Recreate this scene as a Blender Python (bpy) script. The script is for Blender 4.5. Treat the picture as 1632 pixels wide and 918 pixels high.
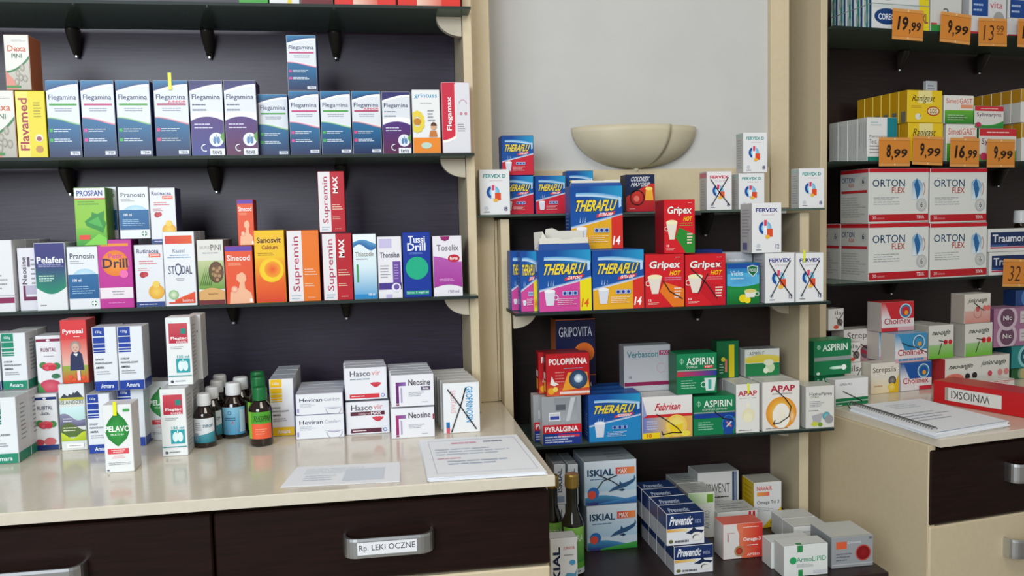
import bpy, math, random
from mathutils import Matrix, Vector
random.seed(7)
for o in list(bpy.data.objects): bpy.data.objects.remove(o)
S = bpy.context.scene
COL = S.collection

# ------------------------------------------------------------------ camera, world, lights, exposure
EYE = 1.40                                    # eye height above the floor
F, PITCH, ROLL, YAW, TURN = 1350.0, 0.075, -0.0233, 0.1548, 0.1504
cam = bpy.data.cameras.new('camera'); camo = bpy.data.objects.new('camera', cam); COL.objects.link(camo)
cam.sensor_fit = 'HORIZONTAL'; cam.sensor_width = 36; cam.lens = F/1632*36; cam.clip_start = .02
def _basis():
    p, r, t = PITCH, ROLL, YAW
    fw = Vector((0, math.cos(p), -math.sin(p))); up = Vector((0, math.sin(p), math.cos(p))); rt = Vector((1, 0, 0))
    a = rt*math.cos(r)+up*math.sin(r); b = -rt*math.sin(r)+up*math.cos(r)
    m = Matrix.Rotation(-t, 3, 'Z')
    return m@a, m@b, m@fw
CA, CB_, CC = _basis()
camo.matrix_world = Matrix(((CA.x, CB_.x, -CC.x, 0), (CA.y, CB_.y, -CC.y, 0), (CA.z, CB_.z, -CC.z, EYE), (0, 0, 0, 1)))
S.camera = camo

w = bpy.data.worlds.new('world'); S.world = w; w.use_nodes = True
w.node_tree.nodes['Background'].inputs[0].default_value = (1.0, .95, .88, 1)
w.node_tree.nodes['Background'].inputs[1].default_value = .30
def area(name, loc, target, sx, sy, power, col):
    l = bpy.data.lights.new(name, 'AREA'); l.shape = 'RECTANGLE'; l.size = sx; l.size_y = sy; l.energy = power; l.color = col
    o = bpy.data.objects.new(name, l); COL.objects.link(o); o.location = loc
    o.rotation_euler = (Vector(target)-Vector(loc)).to_track_quat('-Z', 'Y').to_euler()
area('window_daylight', (-1.3, -1.5, EYE+.75), (-.45, 1.7, EYE-.15), 1.7, 1.3, 88, (.87, .94, 1.0))
area('ceiling_lamp', (.5, .2, 2.75), (.4, 1.1, 1.0), 1.0, .5, 13, (1.0, .93, .8))
S.view_settings.view_transform = 'Standard'; S.view_settings.look = 'None'
S.view_settings.exposure = 0.0; S.view_settings.gamma = 1

# ------------------------------------------------------------------ measuring: a unit frame is (s along, d away from the eye, z above the eye)
class Unit:
    def __init__(u, ang): u.a = ang; u.m = Matrix.Rotation(ang, 3, 'Z')
    def w(u, s, d, z): return u.m@Vector((s, d, 0))+Vector((0, 0, z+EYE))
    def s_at(u, px, d, z):
        k = (px-816)/F; e = u.m@Vector((1, 0, 0)); q = u.m@Vector((0, d, 0))+Vector((0, 0, z))
        g = CA-k*CC; return -(q.dot(g))/(e.dot(g))
    def z_at(u, py, s, d):
        k = (459-py)/F; q = u.m@Vector((s, d, 0)); g = CB_-k*CC
        return -(q.dot(g))/g.z
    def sd(u, px, py, z):
        r = CC+CA*(px-816)/F+CB_*(459-py)/F; r = r*(z/r.z); v = u.m.inverted()@r
        return v.x, v.y
UL = Unit(0.0); UR = Unit(TURN)

# ------------------------------------------------------------------ colours and materials
def c(h):
    if not isinstance(h, str): return h
    if len(h) == 3: h = h[0]*2+h[1]*2+h[2]*2
    v = [int(h[i:i+2], 16)/255 for i in (0, 2, 4)]
    return tuple(x/12.92 if x <= .04045 else ((x+.055)/1.055)**2.4 for x in v)+(1.0,)
def mixc(a, b, t): a, b = c(a), c(b); return tuple(a[i]*(1-t)+b[i]*t for i in range(4))
def mat(name, col, rough=.5, metal=0, spec=.5, **kw):
    m = bpy.data.materials.new(name); m.use_nodes = True; b = m.node_tree.nodes['Principled BSDF']
    b.inputs['Base Color'].default_value = c(col); b.inputs['Roughness'].default_value = rough
    b.inputs['Metallic'].default_value = metal; b.inputs['Specular IOR Level'].default_value = spec
    for k, v in kw.items(): b.inputs[k.replace('_', ' ')].default_value = v
    return m
def grain(name, c1, c2, rough, scale, stretch, detail=6, bump=.02, coords='Object', spec=.5):
    m = mat(name, c1, rough, spec=spec); nt = m.node_tree; b = nt.nodes['Principled BSDF']
    tc = nt.nodes.new('ShaderNodeTexCoord'); mp = nt.nodes.new('ShaderNodeMapping'); mp.inputs['Scale'].default_value = stretch
    nz = nt.nodes.new('ShaderNodeTexNoise'); nz.inputs['Scale'].default_value = scale; nz.inputs['Detail'].default_value = detail
    cr = nt.nodes.new('ShaderNodeValToRGB'); cr.color_ramp.elements[0].color = c(c1); cr.color_ramp.elements[1].color = c(c2)
    cr.color_ramp.elements[0].position = .3; cr.color_ramp.elements[1].position = .7
    nt.links.new(tc.outputs[coords], mp.inputs[0]); nt.links.new(mp.outputs[0], nz.inputs['Vector'])
    nt.links.new(nz.outputs[0], cr.inputs[0]); nt.links.new(cr.outputs[0], b.inputs['Base Color'])
    bp = nt.nodes.new('ShaderNodeBump'); bp.inputs['Strength'].default_value = bump; bp.inputs['Distance'].default_value = .002
    nt.links.new(nz.outputs[0], bp.inputs['Height']); nt.links.new(bp.outputs[0], b.inputs['Normal'])
    return m
M = {}
M['wenge'] = grain('dark_wenge_laminate', '1d1212', '2d1d1c', .42, 14, (1, 1, 14), bump=.03, spec=.55)
M['wenge_glare'] = grain('dark_wenge_glare_tint', '28202e', '362c42', .38, 14, (1, 1, 16), bump=.05, spec=.42)  # same wenge, with bluish window glare tinted into its base colour
M['drawer'] = grain('dark_drawer_laminate', '170a08', '23100c', .45, 14, (1, 1, 12), bump=.03, spec=.2)
M['cream'] = grain('cream_laminate', 'cfc0a0', 'd3c4a5', .45, 90, (1, 1, 1), bump=.01)
M['counter'] = grain('cream_counter_laminate', 'd5ccbb', 'd9d1c1', .14, 90, (1, 1, 1), bump=.002, spec=.6)
M['wall'] = grain('white_wall_paint', 'c3c4c3', 'c8c8c6', .8, 9, (1, 1, 1), bump=.05)
M['floor'] = grain('grey_floor_vinyl', '8c867c', '9a948a', .5, 20, (1, 1, 1))
M['black'] = mat('black_plastic', '1a1a1a', .4); M['peg'] = mat('dark_brown_plastic', '2e2a24', .4)
M['edge'] = mat('green_glass_edge', '1a2824', .5, spec=.3)
M['chrome'] = mat('satin_chrome', 'd0d4d8', .33, 1)
M['clip'] = mat('cream_plastic_bracket', 'cfc5b0', .4)
M['sconce'] = grain('cream_alabaster_shade', 'c6bda2', 'd0c7ad', .5, 12, (1, 1, 1), bump=.02)
M['paper'] = mat('white_paper', 'eef2f8', .7)
M['paperblue'] = mat('pale_blue_paper', 'c4d6e6', .6)
M['pen'] = mat('black_ink', '151515', .5)
M['yellow'] = mat('fluorescent_yellow_film', 'e6ee00', .4)
M['red'] = mat('red_binder_plastic', 'c0141c', .35)
M['wire'] = mat('grey_wire', '777777', .35, 1)
M['cap_white'] = mat('white_cap_plastic', 'e4e6e8', .4)
M['cap_green'] = mat('green_cap_plastic', '0a6a34', .35)
M['cap_gold'] = mat('gold_cap_metal', 'b79a50', .3, .8)
M['amber'] = mat('brown_bottle_glass', '1a0b06', .08, spec=.8)
M['dgreen'] = mat('dark_green_bottle_glass', '16160c', .1, spec=.8)
def vcm(name, rough, spec=.5):
    m = mat(name, 'fff', rough, spec=spec); nt = m.node_tree
    a = nt.nodes.new('ShaderNodeAttribute'); a.attribute_name = 'print'
    nt.links.new(a.outputs['Color'], nt.nodes['Principled BSDF'].inputs['Base Color']); return m
M['card'] = vcm('printed_cardboard', .36, .3)
M['plabel'] = vcm('printed_paper_label', .5, .4)
def glassmat():
    m = bpy.data.materials.new('smoky_green_shelf_glass'); m.use_nodes = True; nt = m.node_tree; nt.nodes.clear()
    o = nt.nodes.new('ShaderNodeOutputMaterial'); t = nt.nodes.new('ShaderNodeBsdfTransparent'); t.inputs[0].default_value = (.50, .60, .56, 1)
    g = nt.nodes.new('ShaderNodeBsdfGlossy'); g.inputs['Roughness'].default_value = .06; g.inputs[0].default_value = (.85, .95, .9, 1)
    fr = nt.nodes.new('ShaderNodeFresnel'); fr.inputs[0].default_value = 1.5; mx = nt.nodes.new('ShaderNodeMixShader')
    nt.links.new(fr.outputs[0], mx.inputs[0]); nt.links.new(t.outputs[0], mx.inputs[1]); nt.links.new(g.outputs[0], mx.inputs[2])
    df = nt.nodes.new('ShaderNodeBsdfDiffuse'); df.inputs[0].default_value = (.17, .24, .20, 1); m2 = nt.nodes.new('ShaderNodeMixShader'); m2.inputs[0].default_value = .45
    nt.links.new(mx.outputs[0], m2.inputs[1]); nt.links.new(df.outputs[0], m2.inputs[2]); nt.links.new(m2.outputs[0], o.inputs[0]); return m
M['glass'] = glassmat()

# ------------------------------------------------------------------ mesh helpers
def mkobj(name, verts, faces, ms, parent=None, loc=(0, 0, 0), rz=0, mi=None, smooth=False, cols=None):
    me = bpy.data.meshes.new(name); me.from_pydata([tuple(v) for v in verts], [], faces)
    for m in (ms if isinstance(ms, list) else [ms]): me.materials.append(m)
    if mi: me.polygons.foreach_set('material_index', mi)
    if smooth: me.polygons.foreach_set('use_smooth', [True]*len(me.polygons))
    if cols:
        at = me.color_attributes.new('print', 'FLOAT_COLOR', 'CORNER'); flat = []
        for f in cols:
            for q in f: flat += q
        at.data.foreach_set('color', flat)
    me.update(); o = bpy.data.objects.new(name, me); COL.objects.link(o); o.location = loc; o.rotation_euler[2] = rz
    if parent: o.parent = parent
    return o
def empty(name, loc=(0, 0, 0), rz=0, parent=None):
    o = bpy.data.objects.new(name, None); COL.objects.link(o); o.location = loc; o.rotation_euler[2] = rz; o.empty_display_size = .02
    if parent: o.parent = parent
    return o
def tag(o, label, cat, group=None):
    o['label'] = label; o['category'] = cat
    if group: o['group'] = group
    return o
def struct(o): o['kind'] = 'structure'; return o
def cbox(x0, x1, y0, y1, z0, z1, b=.001):
    """chamfered box: verts, faces, axis of each face (0..5 = -x +x -y +y -z +z, 6 = chamfer)"""
    b = min(b, (x1-x0)*.3, (y1-y0)*.3, (z1-z0)*.3); V = []; I = {}
    X, Y, Z = (x0, x1), (y0, y1), (z0, z1)
    for i in (0, 1):
        for j in (0, 1):
            for k in (0, 1):
                sx, sy, sz = (1-2*i)*b, (1-2*j)*b, (1-2*k)*b
                I[i, j, k] = len(V)
                V += [(X[i], Y[j]+sy, Z[k]+sz), (X[i]+sx, Y[j], Z[k]+sz), (X[i]+sx, Y[j]+sy, Z[k])]
    Fs = []; A = []
    for i in (0, 1):
        Fs.append([I[i, 0, 0], I[i, 1, 0], I[i, 1, 1], I[i, 0, 1]]); A.append(i)
        Fs.append([I[0, i, 0]+1, I[1, i, 0]+1, I[1, i, 1]+1, I[0, i, 1]+1]); A.append(2+i)
        Fs.append([I[0, 0, i]+2, I[1, 0, i]+2, I[1, 1, i]+2, I[0, 1, i]+2]); A.append(4+i)
        for j in (0, 1):
            Fs.append([I[i, j, 0], I[i, j, 0]+1, I[i, j, 1]+1, I[i, j, 1]]); A.append(6)
            Fs.append([I[i, 0, j], I[i, 0, j]+2, I[i, 1, j]+2, I[i, 1, j]]); A.append(6)
            Fs.append([I[0, i, j]+1, I[0, i, j]+2, I[1, i, j]+2, I[1, i, j]+1]); A.append(6)
            for k in (0, 1): Fs.append([I[i, j, k], I[i, j, k]+1, I[i, j, k]+2]); A.append(6)
    cx = Vector(((x0+x1)/2, (y0+y1)/2, (z0+z1)/2)); out = []
    for f in Fs:
        p = [Vector(V[q]) for q in f]; n = (p[1]-p[0]).cross(p[2]-p[0]); m = sum(p, Vector())/len(p)
        out.append(f if n.dot(m-cx) > 0 else f[::-1])
    return V, out, A
def box(name, x0, x1, y0, y1, z0, z1, m, parent=None, b=.001, rz=0):
    """box in world metres (z above the eye); origin at its base centre"""
    cx, cy = (x0+x1)/2, (y0+y1)/2
    V, Fs, A = cbox(x0-cx, x1-cx, y0-cy, y1-cy, 0, z1-z0, b)
    p = Matrix.Rotation(rz, 3, 'Z')@Vector((cx, cy, 0))
    loc = Vector((p.x, p.y, z0+EYE))
    o = mkobj(name, V, Fs, m, None, loc, rz)
    if parent:
        o.parent = parent; o.matrix_parent_inverse = parent.matrix_basis.inverted()
    return o
def lathe(prof, n=24, a0=0, a1=2*math.pi):
    full = abs(a1-a0-2*math.pi) < 1e-6; m = n if full else n+1; V = []; Fs = []
    for r, z in prof:
        for i in range(m):
            a = a0+(a1-a0)*i/n; V.append((r*math.cos(a), r*math.sin(a), z))
    for j in range(len(prof)-1):
        for i in range(n):
            q = (i+1) % m if full else i+1
            Fs.append([j*m+i, j*m+q, (j+1)*m+q, (j+1)*m+i])
    return V, Fs
_tc = {}
def glyphs(s, bold):
    k = (s, bold)
    if k not in _tc:
        cu = bpy.data.curves.new('t', 'FONT'); cu.body = s; cu.resolution_u = 2; cu.offset = bold; cu.fill_mode = 'FRONT'
        o = bpy.data.objects.new('t', cu); me = o.to_mesh(); me.calc_loop_triangles()
        P = [(v.co.x, v.co.y) for v in me.vertices]; T = [tuple(t.vertices) for t in me.loop_triangles]
        o.to_mesh_clear(); bpy.data.objects.remove(o); bpy.data.curves.remove(cu)
        x0 = min(p[0] for p in P); x1 = max(p[0] for p in P); y0 = min(p[1] for p in P); y1 = max(p[1] for p in P)
        _tc[k] = ([((p[0]-x0)/(x1-x0), (p[1]-y0)/(y1-y0)) for p in P], T, (x1-x0)/(y1-y0))
    return _tc[k]
class Print:
    """flat print on the faces of a carton: 'F' front, 'L' left, 'R' right, 'T' top; u right, v up, both 0..1"""
    EPS = .00012
    def __init__(p, W, D, H, mapf=None):
        p.W, p.D, p.H = W, D, H; p.V = []; p.Fs = []; p.C = []; p.face = 'F'; p.k = 1; p.b = .0008; p.mapf = mapf
        p.pens = []; p.stick = []; p.base = None
    def pt(p, u, v, k=None):
        e = p.EPS*(p.k if k is None else k); W, D, H, b = p.W, p.D, p.H, p.b
        if p.mapf: return p.mapf(u, v, e)
        if p.face == 'F': return ((u-.5)*(W-2*b), -D/2-e, b+v*(H-2*b))
        if p.face == 'L': return (-W/2-e, (.5-u)*(D-2*b), b+v*(H-2*b))
        if p.face == 'R': return (W/2+e, (u-.5)*(D-2*b), b+v*(H-2*b))
        return ((u-.5)*(W-2*b), (v-.5)*(D-2*b), H+e)
    def asp(p): return {'F': p.W/p.H, 'L': p.D/p.H, 'R': p.D/p.H, 'T': p.W/p.D}[p.face]
    def add(p, pts, cols, tris=None):
        n = len(p.V); p.V += [p.pt(min(max(u, 0), 1), min(max(v, 0), 1)) for u, v in pts]
        for f in (tris or [tuple(range(len(pts)))]):
            p.Fs.append([n+i for i in f]); p.C.append([cols[i] for i in f])
    def nx(p): p.k += 1; return p
    def on(p, face): p.face = face; p.k = 1; return p
    def r(p, u0, v0, u1, v1, a, b=None, h=None):
        """rectangle; b = top colour for a vertical blend, h = right colour for a horizontal one"""
        a = c(a); cs = [a]*4
        if b: cs = [a, a, c(b), c(b)]
        if h: cs = [a, c(h), c(h), a]
        p.add([(u0, v0), (u1, v0), (u1, v1), (u0, v1)], cs); return p.nx()
    def q(p, pts, a): p.add(pts, [c(a)]*len(pts)); return p.nx()
    def e(p, u, v, ru, rv, a, b=None, n=20):
        """ellipse; rv=None keeps it round; b = centre colour"""
        if rv is None: rv = ru*p.asp()
        a = c(a); b = c(b) if b else a
        pts = [(u, v)]+[(u+ru*math.cos(2*math.pi*i/n), v+rv*math.sin(2*math.pi*i/n)) for i in range(n)]
        p.add(pts, [b]+[a]*n, [(0, 1+i, 1+(i+1) % n) for i in range(n)]); return p.nx()
    def ring(p, u, v, ru, w, a, n=22, a0=0, a1=6.2832):
        s = p.asp(); pts = []
        for i in range(n+1):
            t = a0+(a1-a0)*i/n
            pts += [(u+ru*math.cos(t), v+ru*s*math.sin(t)), (u+(ru-w)*math.cos(t), v+(ru-w)*s*math.sin(t))]
        p.add(pts, [c(a)]*len(pts), [(2*i, 2*i+2, 2*i+3, 2*i+1) for i in range(n)]); return p.nx()
    def band(p, lo, hi, a, b=None, n=10, u0=0, u1=1):
        """area between two curves lo(u), hi(u); a low colour, b high colour"""
        a = c(a); b = c(b) if b else a; pts = []
        for i in range(n+1):
            u = u0+(u1-u0)*i/n; pts += [(u, lo(u)), (u, hi(u))]
        p.add(pts, [a, b]*(n+1), [(2*i, 2*i+2, 2*i+3, 2*i+1) for i in range(n)]); return p.nx()
    def t(p, s, u0, v0, u1, v1, a, bold=.012, i=0, rot=0, o=None, ow=.03):
        for col, bd in ([(o, bold+ow)] if o else [])+[(a, bold)]:
            P, T, _ = glyphs(s, bd); pts = []; ey = (v1-v0)*ow*1.3 if bd > bold else 0; ex = ey/p.asp()
            for x, y in P:
                if i: x = x*(1-i)+y*i
                if rot == 90: x, y = 1-y, x
                elif rot == -90: x, y = y, 1-x
                elif rot == 180: x, y = 1-x, 1-y
                pts.append((u0-ex+(u1-u0+2*ex)*x, v0-ey+(v1-v0+2*ey)*y))
            p.add(pts, [c(col)]*len(pts), T); p.nx()
        return p
    def ln(p, u0, v0, u1, v1, n, a='9a9aa0', th=.35, cen=False):
        """rows of very small print, too fine to read"""
        h = (v1-v0)/n; rr = random.Random(int(u0*97+v0*1013+n*7+u1*31)); pts = []; fs = []
        for i in range(n):
            L = (u1-u0)*rr.uniform(.62, 1); y = v1-(i+.5)*h; x = u0+((u1-u0-L)/2 if cen else 0); e = x
            while e < x+L-.01:
                wl = min((u1-u0)*rr.uniform(.1, .26), x+L-e); k = len(pts)
                pts += [(e, y-h*th/2), (e+wl, y-h*th/2), (e+wl, y+h*th/2), (e, y+h*th/2)]; fs.append((k, k+1, k+2, k+3)); e += wl+.02*(u1-u0)
        if pts: p.add(pts, [c(a)]*len(pts), fs)
        return p.nx()
    def pen(p, *pts): p.pens.append([p.pt(u, v, 14) for u, v in pts]); return p
    def x(p, a=(.12, .9), b=(.95, .1), c2=(.85, .9), d=(.1, .12)): p.pen(a, b); p.pen(c2, d); return p
def cup(P, u, v, s, col='eee8dd', liq='f0d890', hnd=-1):
    a = P.asp(); w = s; h = s*a*1.35
    P.ring(u+hnd*w*.55, v+h*.55, w*.28, w*.09, col)
    P.q([(u-w*.35, v), (u+w*.35, v), (u+w*.52, v+h), (u-w*.52, v+h)], col).e(u, v+h, w*.52, w*.16*a, liq)
# ------------------------------------------------------------------ carton artwork: base colours (front, side, top) and the print
DES = {}
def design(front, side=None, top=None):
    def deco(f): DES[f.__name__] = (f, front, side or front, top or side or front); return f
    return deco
def _fleg(P, acc, acc2, sub=False, purple=None):
    top1, low1, low2 = ('16366e', '0c1c50', '10689a') if not purple else ('33306e', purple, '4a2a78')
    P.band(lambda u: .86+.09*math.sin(min(1, u*1.1)*1.5), lambda u: 1, top1, '1c7aac' if not purple else '2a2a66')
    P.band(lambda u: .83+.09*math.sin(min(1, u*1.1)*1.5), lambda u: .865+.09*math.sin(min(1, u*1.1)*1.5), 'f6fafc')
    P.t('Flegamina', .06, .73, .93, .82, '2a3a66', .004)
    if purple:
        P.ln(.06, .66, .7, .70, 1, '44506e'); P.ln(.06, .58, .6, .64, 1, '8890a0')
        P.band(lambda u: .47+.05*u*(1-u)*4, lambda u: .56+.03*math.sin(u*3), 'f4f8fc', 'ffffff')
        P.band(lambda u: 0, lambda u: .46+.06*u*(1-u)*4, low1, low2)
        P.ln(.1, .35, .85, .44, 2, 'c8c8e0')
        P.e(.76, .21, .22, None, 'e9ecf4', 'd4e2f0'); P.e(.71, .2, .05, .05, '5a86b4'); P.e(.82, .2, .05, .05, '5a86b4'); P.r(.755, .22, .775, .28, '5a86b4'); P.ring(.40, .1, .12, .03, 'e9ecf4', a0=1.4, a1=5.2)
        P.r(.55, 0, 1, .09, 'e8ecf4'); P.t('teva', .62, .012, .92, .07, '334', .01); P.q([(.88, .25), (1, .32), (1, .16)], '5a9a3a'); return
    P.r(.07, .675, .93, .70, acc)
    if sub: P.t('JUNIOR', .4, .70, .94, .74, 'e04a6a', .02)
    P.ln(.2, .59, .8, .65, 2, '9aa2b4', cen=True)
    P.band(lambda u: 0, lambda u: .46+.05*math.cos(u*2.6), low1, low2)
    P.band(lambda u: .455+.05*math.cos(u*2.6), lambda u: .485+.05*math.cos(u*2.3), acc, 'f4f8fa')
    for v in (.35, .22): P.r(.04, v-.025, .14, v+.02, acc2); P.ln(.17, v-.03, .85, v+.025, 2, 'dfeaf4')
    P.r(.66, .02, .97, .07, 'dfe6f0'); P.t('TEVA', .72, .028, .93, .062, '446', .02)
@design('dde3ea', '24407a', '2a5a96')
def fleg_green(P): _fleg(P, '4aa03e', '3db04a')
@design('dde3ea', '24407a', '2a5a96')
def fleg_pink(P): _fleg(P, 'c2437c', 'd0449a')
@design('dde3ea', '24407a', '2a5a96')
def fleg_junior(P): _fleg(P, 'b04a6c', 'e0407c', True)
@design('dde3ea', '2c2a5c', '3a3a6a')
def fleg_blue(P): _fleg(P, 'fff', 'fff', purple='34408a')
@design('dde3ea', '3a2250', '3a2a5a')
def fleg_purple(P): _fleg(P, 'fff', 'fff', purple='5a1c48')
@design('e4e4dd', 'c4724a', 'd8d4c8')
def dexa(P):
    P.ln(.3, .88, .9, .92, 2); P.t('Dexa', .12, .70, .88, .81, 'cf5a2a', .01); P.t('PINI', .28, .58, .7, .66, '4a6a4a', .01)
    P.band(lambda u: .3+.26*u*u, lambda u: .34+.28*u*u, '3a7a46'); P.band(lambda u: 0, lambda u: .3+.26*u*u, 'b4b0a4', 'c4c0b4')
    P.band(lambda u: 0, lambda u: .34-.5*u, 'd88a78', u1=.5)
    for a, b in ((.5, .3), (.7, .4), (.8, .2), (.45, .14), (.62, .22)): P.e(a, b, .1, .07, '8d887a', 'c8c4b8', 8)
    P.r(.0, .03, .6, .07, '3a8a3a')
@design('e6d61c', 'd8c818', 'e4d840')
def flavamed(P):
    P.r(0, 0, .42, 1, 'f0e470'); P.t('Flavamed', .08, .1, .40, .9, 'a02436', .02, rot=90)
    P.e(.75, .29, .14, None, 'e8e4d0'); P.e(.75, .28, .09, None, '9a4a5a'); P.e(.74, .12, .13, None, 'c08a4a'); P.ln(.6, .6, .9, .85, 6, 'b0a020')
@design('e8ebec', 'd6dadc')
def grintuss(P):
    P.t('grintuss', .08, .86, .92, .95, '3f9ac0', .01); P.ln(.25, .78, .75, .81, 1, cen=True)
    for k in range(12): P.e(.16+.2*math.cos(k*.523), .5+.13*math.sin(k*.523), .09, .05, 'e6d24a', n=8)
    P.e(.16, .5, .13, None, 'c8862a'); P.r(0, 0, 1, .245, 'e98a2e'); P.ln(.55, .5, .85, .7, 4)
    P.e(.76, .42, .11, None, 'd8a888'); P.band(lambda u: .43, lambda u: .49-(u-.76)**2*3, '5a3a2a', u0=.66, u1=.87); P.q([(.58, .26), (.9, .26), (.84, .36), (.64, .36)], 'c87a3a'); P.e(.48, .12, .2, .05, 'bcd6c8')
@design('dcdde4', 'd04458', 'c04a5c')
def flegamax(P):
    P.r(0, .27, .48, 1, 'cf2f46', 'c8324a'); P.band(lambda u: .16+.35*u*u, lambda u: .30+.1*u, 'cf2f46', u1=.45)
    P.band(lambda u: .14+.3*u*u, lambda u: .18+.3*u*u, 'fbf4ee', u1=.5); P.r(.46, .25, .5, .98, 'f2e6e4')
    P.t('Flegamax', .16, .32, .38, .80, 'f6f0f0', .02, rot=90); P.ring(.75, .7, .15, .03, 'd0a8b8', a0=0, a1=3.14)
    for u in (.68, .85): P.e(u, .56, .05, None, 'cf8a9a')
    P.ln(.55, .3, .85, .42, 4)
@design('e4e6ea', 'dcdde0', 'd0cdc8')
def maroon_box(P):
    P.r(0, .12, 1, .2, '8c2458'); P.ln(.1, .3, .8, .6, 5); P.r(0, .22, 1, .235, 'b9bcc4')
@design('e2e2ea', 'd0d0da')
def neosine_tall(P):
    P.t('Neosine', .16, .42, .42, .86, '3a2840', .015, rot=90); P.r(.48, .7, .62, .86, '5a4a6a'); P.ln(.66, .4, .9, .85, 6)
    P.r(.2, .16, .32, .40, '6d1f4c'); P.r(.2, .16, 1, .22, '6d1f4c'); P.r(.32, .26, .9, .40, 'b9b6cc')
@design('e6ebee', 'c8ccd6', 'bdbfb8')
def pelafen(P):
    P.band(lambda u: .34-.10*math.sin(min(u, 1)*3.14), lambda u: .66, '158a6a', '2a3a78', 12); P.r(0, .64, 1, 1, '2d3578', '33317a')
    P.t('Pelafen', .06, .70, .95, .80, 'f2f4f8', .022); P.ln(.1, .64, .95, .69, 2, 'b0b8d8'); P.ln(.1, .42, .7, .53, 3, 'b8e0d0', .5); P.ln(.1, .05, .4, .1, 1)
@design('e6ecf0', 'b4bcc8', 'ccd0d6')
def pranosin(P):
    P.t('Pranosin', .08, .81, .9, .90, '3a4450', .012); P.ln(.08, .72, .55, .79, 2)
    P.e(.55, .5, .42, .15, 'a8d4ea', 'd8eef6'); P.r(0, .17, 1, .56, '175a92', '1f68a0'); P.t('100 ml', .14, .44, .42, .49, 'f0f4f8', .02)
    P.ln(.1, .24, .9, .38, 4, '9ec4e0'); P.e(.82, .09, .09, None, '2a8a62'); P.r(.74, .08, .9, .1, 'fff'); P.r(.8, .04, .84, .14, 'fff')
@design('8cc63c', '6a9a4a', 'c8d8b0')
def prospan(P):
    P.r(0, .82, 1, 1, 'e8ecf2'); P.t('PROSPAN', .08, .86, .92, .96, '27408a', .03); P.r(0, .8, 1, .825, 'd04a3a'); P.r(0, 0, 1, .3, '2f9a34', '7cc038')
    P.ln(.1, .7, .8, .78, 2, '4a8a2a'); P.q([(.3, .42), (.52, .5), (.55, .58), (.72, .54), (.95, .6), (.92, .45), (1, .38), (.88, .2), (.7, .26), (.5, .3), (.35, .34)], '2a8e36')
    P.q([(.4, .4), (.75, .5), (.9, .3)], '4ab04a'); P.r(.1, .1, .45, .18, 'e04a3a')
    P.q([(.25, .0), (1, .0), (1, .12), (.75, .2)], '7cd04a')
@design('c12f98', 'a02a80', 'd84ab0')
def drill(P):
    P.r(.08, .91, .92, .95, 'e89030'); P.e(.5, .66, .41, None, 'e87a1e', 'f29a2a', 26); P.t('Petit', .3, .73, .72, .80, 'd8489a', .02)
    P.t('Drill', .12, .59, .88, .73, '38203a', .018); P.e(.75, .5, .13, None, 'f070b0'); P.r(0, .14, 1, .3, 'f0e8ee'); P.ln(.3, .18, .8, .26, 2, cen=True); P.ln(.2, .05, .8, .1, 1, 'e070c0', cen=True)
@design('e4e8ee', '3c3c5c', 'b8bcc6')
def rutinacea(P):
    P.t('Rutinacea', .08, .87, .86, .94, '303a6a', .014); P.r(.5, .8, .92, .86, 'e4603c'); P.t('JUNIOR', .54, .81, .9, .85, 'fff', .02); P.ln(.15, .68, .8, .76, 2, 'd86a6a'); P.ln(.1, .58, .6, .64, 2, 'd8908a')
    P.e(.26, .52, .11, None, 'b4303a'); P.e(.36, .53, .09, None, 'c8404a'); P.e(.72, .24, .28, .12, 'e8a828', 'f0d060'); P.e(.72, .36, .13, None, 'f0d060')
    P.r(0, 0, 1, .08, '2c4486'); P.ln(.1, .02, .9, .06, 1, 'c0c8e0')
@design('e8ecf0', 'bcc0c8', 'c4c4c4')
def stodal(P):
    P.r(.06, .84, .94, .95, 'd8382a', h='e05a28'); P.t('Kaszel', .3, .72, .68, .77, '5a7a9a', .004); P.ln(.1, .64, .9, .70, 2, '7aa0c0', cen=True)
    P.t('ST', .12, .43, .34, .54, '3a4a6a', .0); P.t('O', .34, .41, .56, .58, '3a4a6a', .0); P.t('DAL', .56, .43, .9, .54, '3a4a6a', .0); P.ln(.35, .33, .65, .38, 2, cen=True)
    P.band(lambda u: .03, lambda u: .08+.16*(u-.3), 'd83a24', 'e85a2a', u0=.3, u1=.96); P.e(.26, .15, .16, None, '8aba7a', 'e8f0d8'); P.r(.1, .03, .96, .05, 'd84a24'); P.t('boiron', .55, .05, .9, .09, 'f0e8e0')
@design('dfe0da', 'a89888', 'c8c0b0')
def pini(P):
    P.t('SIRUPUS', .08, .86, .48, .91, '9a9aa0', .0); P.t('PINI', .52, .84, .92, .93, '4a3a3a', .0); P.ln(.2, .78, .9, .82, 1)
    P.r(0, .24, 1, .68, '6a9a3a', 'c0cc98'); P.e(.7, .5, .3, .17, '5a3c28', '8a6240', 14)
    for a, b in ((.6, .55), (.75, .52), (.66, .45), (.82, .44), (.58, .47), (.74, .38), (.85, .56)): P.e(a, b, .07, .028, 'b08c64', n=8)
    for k in range(6): P.q([(.05+.08*k, .3), (.08+.08*k, .3), (.3+.07*k, .6)], '4a7a2a')
    P.band(lambda u: .07, lambda u: .2+.06*math.sin(u*3.1), 'd8a868'); P.ln(.3, .15, .8, .18, 1, '7a5a3a', cen=True); P.r(0, 0, 1, .07, '6a1c24')
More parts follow.
